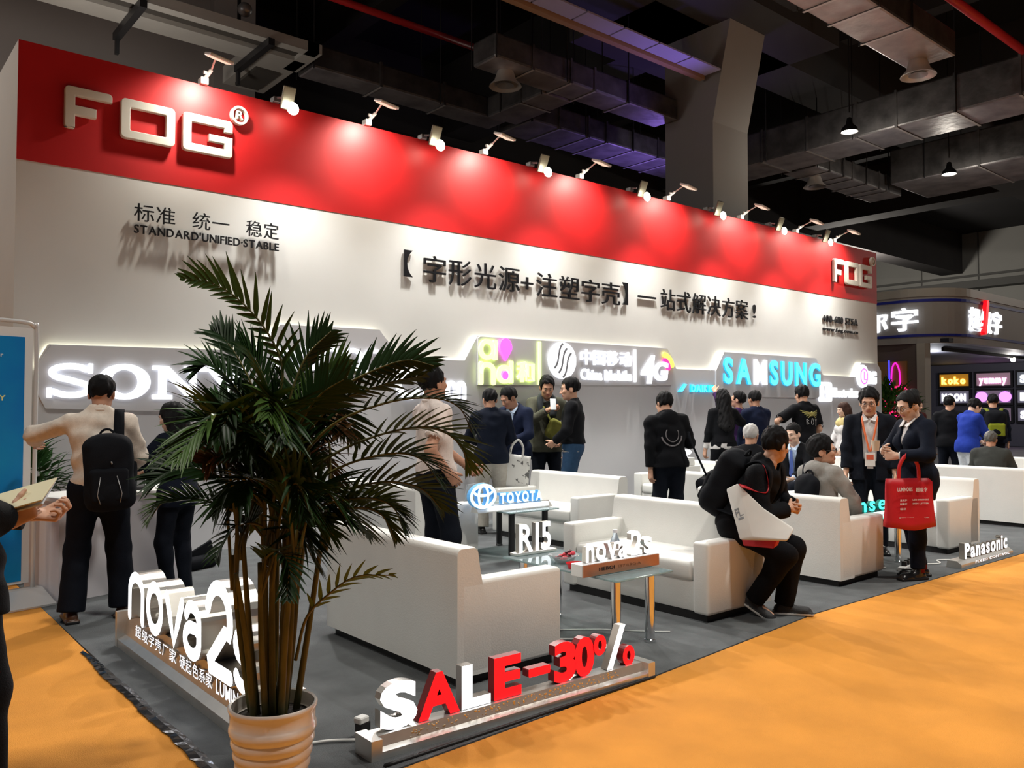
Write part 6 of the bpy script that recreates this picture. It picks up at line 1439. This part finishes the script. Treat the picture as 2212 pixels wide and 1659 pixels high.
# man with lanyard
p = person('person with glasses in dark suit and orange lanyard standing behind green sign table', (7.98, 4.02, 0), 206, 1.63, dict(hp=14, hy=-4, lh=(.24, -.10, .80), rh=(-.24, -.10, .80), lpole=(.9, .6, 0), rpole=(-.9, .6, 0), lcurl=15), jkt(cloth('black_suit', (.006, .008, .014)), v=(-.18, .05, .05), hem=-.16, e=.022, wr=.004), dict(mat=WSH, hem=-.02), dict(mat=DEN, e=.014, waist=.06), SHB, 'full', None, 0, res=.006, wide=1.06, headsc=1.12)
glasses(p)
t = thing('lanyard_badge', 'orange lanyard with exhibitor badge on the man in dark suit', 'badge', tuple(p['world'](p['cp'](0, -.16, .1))))
OR_ = mat('orange_ribbon', (.75, .16, .05), .6)
for sx in (-1, 1):
    V = []; F = []; cv = spl([p['cp'](sx * .055, -.02, .545), p['cp'](sx * .070, -.10, .47), p['cp'](sx * .04, -.135, .30), p['cp'](sx * .004, -.148, .14)], 6)
    for i, c_ in enumerate(cv):
        c_ = np.array(c_); wv = p['Cm'] @ np.array((.010, 0, 0)); nv = p['Cm'] @ np.array((0, .002, 0)); V += [c_ - wv - nv, c_ + wv - nv, c_ + wv + nv, c_ - wv + nv]
        if i: k = 4 * i; F += [(k - 4 + j, k - 4 + (j + 1) % 4, k + (j + 1) % 4, k + j) for j in range(4)]
    worn(p, (V, F), 'ribbon', OR_, t)
def pbox(p, x0, x1, y0, y1, z0, z1):
    c = [p['cp'](x, y, z) for x in (x0, x1) for y in (y0, y1) for z in (z0, z1)]; return c, [(0, 1, 3, 2), (4, 6, 7, 5), (0, 4, 5, 1), (2, 3, 7, 6), (0, 2, 6, 4), (1, 5, 7, 3)]
worn(p, pbox(p, -.05, .05, -.156, -.150, -.01, .13), 'card', mat('card_white', (.8, .78, .75), .4), t, None, False)
worn(p, pbox(p, -.035, .035, -.159, -.155, .06, .11), 'card_print', mat('card_red', (.65, .12, .06), .5), t, None, False)
mb = MB(); V, F = pbox(p, -.03, .03, -.146, -.135, -.035, .0); meshobj('belt_buckle', np.array(V) * p['s'], F, SILV, p['root'], smooth=False)
# woman with the red bag
p = person('person in navy suit with glasses and hair bun carrying a red bag', (7.08, 3.16, 0), 150, 1.595, dict(hp=20, hy=6, lh=(.10, -.28, 1.12), rh=(-.06, -.30, 1.16), lpole=(.8, .5, -.3), rpole=(-.8, .5, -.3), lean=3, lcurl=50, rcurl=55, lf=(.07, -.06, .085), rf=(-.07, .07, .085), lt=6, rt=-10), jkt(NAVYD, e=.022, v=(.24, .17), hem=-.20, wr=.004), dict(mat=WSH), dict(mat=NAVYD, e=.016, len=-.02), SHB, 'bun', None, 2, True, res=.006, wide=1.1)
glasses(p)
for sd in (1, -1):
    a = p['an'][sd]; mb = MB().tube([a + np.array((0, .01, -.02)), a + np.array((0, .005, .07))], [.046, .044], 0, 14); meshobj('sock', np.array(mb.V) * p['s'], mb.F, cloth('red_sock', (.20, .02, .03)), p['root'])
w1 = Vector(p['world'](p['wr'][1])); hk = Vector(p['world'](p['wr'][1] * .7 + p['el'][1] * .3))
BAGR = mat('red_carrier', (.52, .010, .020), .5, noise=.1, nscale=6)
t = tote('red carrier bag with white print hanging from the arm of the suited woman', tuple(hk + Vector((-.02, -.03, .02))), R(-32), .40, .40, .10, BAGR, .20)
for txt, z, a, b, hh, cj in (('LUMINOUS', .30, -.13, .0, .03, 0), ('超级字', .295, .03, .13, .032, 1), ('发光字', .22, -.11, -.05, .016, 1), ('树脂字', .19, -.11, -.05, .016, 1), ('LED MODULE', .225, .0, .14, .012, 0), ('SIGN LETTER', .195, .0, .14, .012, 0), ('标识', .15, -.11, -.06, .016, 1), ('www.luminous.com.cn', .085, -.12, .14, .010, 0), ('TEL 400-6110', .06, -.12, .08, .010, 0)):
    lettering(t, txt, a, b, -.60 + z, -.60 + z + hh, .0015, [mat('print_white', (.7, .8, .85), .5)] * 2, bold=.01, off=.046, cjk=bool(cj), part='print_letter')
obj_at('paper_cup', 'pale paper cup held by the suited woman with the red bag', 'cup', MB().lathe([(.026, 0), (.036, .085), (.033, .085), (.024, .004)], *tuple(Vector(p['world'](p['wr'][-1])) + Vector((-.10, .02, 0)))[:2], 18, 0, p['world'](p['wr'][-1])[2] - .0), [mat('cup_beige', (.62, .52, .40), .5)], True, 50)
# woman in yellow scarf
p = person('person in yellow patterned scarf and white blouse standing at the far wall end', (12.2, 6.53, 0), 150, 1.545, dict(hp=10, lh=(.18, -.22, .86), rh=(-.18, -.22, .86), lcurl=40), jkt(WSH, e=.02, hem=-.06, name='blouse'), None, dict(mat=cloth('blue_trousers', (.02, .03, .08))), SHB, 'mid', HAIRBR, 2, True, res=.010, detail=False)
f = Field(p['cp'](0, 0, .4) - .3, p['cp'](0, 0, .4) + .3, .012); f.ell(p['cp'](0, .0, .42), (.19, .15, .14), p['Cm'], .02); f.ell(p['cp'](0, .05, .26), (.13, .12, .16), p['Cm'], .04); f.wrinkle(.010, 26, 2); f.cone(p['cp'](0, -.01, .5), p['hp'](0, 0, 0), .07, .08, .01, 's'); v, q = f.mesh(); meshobj('scarf', v * p['s'], q, mat('yellow_print', (.72, .58, .22), .7, noise=1, nscale=14, ncol=(.45, .36, .16)), p['root'])
# visitors beyond, at the right
p = person('person in black jacket seen from behind in front of the lit sign boxes', (14.1, 5.78, 0), 20, 1.655, dict(hy=-20), jkt(BLK, e=.022), None, TB, SHB, 'short', None, 0, res=.011, detail=False)
p = person('person in royal blue jacket and white trousers looking down at right', (13.3, 5.2, 0), 330, 1.62, dict(hp=25, lean=8, lh=(.10, -.36, .98), rh=(-.10, -.36, .94), lpole=(.8, .4, -.2), rpole=(-.8, .4, -.2), lcurl=50, rcurl=50), jkt(ROYAL, e=.028, hem=-.10), None, dict(mat=WTR, e=.022), SNK, 'full', None, 2, res=.009, detail=False)
obj_at('paper_sheet', 'white leaflet in the hands of the royal blue jacket visitor', 'paper', MB().box(-.11, .11, -.08, .08, -.002, .002, 0, 0, 1, Matrix.Translation(Vector(p['world'](p['wr'][1])) + Vector((.06, -.06, -.0))) @ Matrix.Rotation(R(-25), 4, 'X')), [mat('paper_white', (.8, .8, .8), .6)])
p = person('person in dark jacket with green strapped backpack at the right edge', (15.7, 5.7, 0), 30, 1.70, dict(hp=4), jkt(NAVYD, e=.02), None, TB, SHB, 'short', None, 0, res=.011, detail=False)
backpack(p, 'black and yellow green backpack on the visitor at the right edge', BLACKF, (.17, .10, .25), (0, .2, .24), True, cloth('lime_strap', (.20, .24, .03)), .012)
pk = [o for o in bpy.data.objects if o.name.startswith('front_pocket')][-1]; pk.data.materials[0] = cloth('lime_pocket', (.22, .26, .02))
p = person('gray haired person in charcoal coat seated in the couch at right edge', (11.62, 4.26, 0), 12, 1.50, dict(pelz=.52, lean=2, hp=6, lh=(.24, -.40, .62), rh=(-.24, -.40, .62), lf=(.14, -.5, .085), rf=(-.14, -.5, .085), lkp=(.1, -.6, 1), rkp=(-.1, -.6, 1)), jkt(GRC, e=.032, hem=.02), None, TB, SHB, 'short', mat('salt_pepper_hair', (.07, .068, .062), .5, bump=.5, bscale=90), 1, res=.010, detail=False, wide=1.1)
p = person('person in dark clothes half hidden by the bushy plant at right', (16.1, 7.2, 0), 250, 1.63, dict(hp=10), jkt(cloth('maroon_coat', (.08, .02, .02)), e=.02), None, TB, SHB, 'full', None, 0, res=.012, detail=False)
# visitor cropped by the left edge of the view
p = person('person in black coat at the left edge holding printed leaflets', (.35, 3.375, 0), 18, 1.66, dict(pelz=None, roll=15, hp=18, hr=4, lf=(.06, .05, .085), rf=(-.19, -.04, .085), rh=(-.03, -.20, 1.06), lh=(.10, -.36, 1.06), rpole=(-.5, .6, -.9), lpole=(.7, .5, -.6), lean=2, rcurl=66, lcurl=55, rhd=(-.55, -.5, .5), rhn=(.53, -.85, .3), lhn=(-.4, .2, 1)), jkt(BLK, e=.034, hem=-.16, wr=.006, name='coat'), None, dict(mat=BLK, e=.03), SHB, 'full', None, 0, res=.006, wide=1.05)
VIS = p

w1 = Vector(VIS['world'](VIS['wr'][-1])); d1 = Vector((.766, -.643, 0)); d2 = Vector((.643, .766, 0))
for k, (m, nm) in enumerate(((mat('leaflet_cream', (.72, .66, .45), .5), 'cream printed leaflet on top of the papers of the left edge visitor'), (mat('leaflet_pale', (.62, .66, .74), .5), 'pale blue grey folded papers held under the cream leaflet'))):
    M = Matrix.Translation(w1 + d1 * .03 + Vector((0, 0, .085 - .012 * k)) + d2 * (.03 + .01 * k)) @ Matrix.Rotation(R(-40 + 4 * k), 4, 'Z') @ Matrix.Rotation(R(-16), 4, 'Y') @ Matrix.Rotation(R(28), 4, 'X')
    obj_at('leaflet', nm, 'leaflet', MB().box(-.13, .095 - .01 * k, -.075, .075, -.003, .003, 0, .001, 1, M), [m])
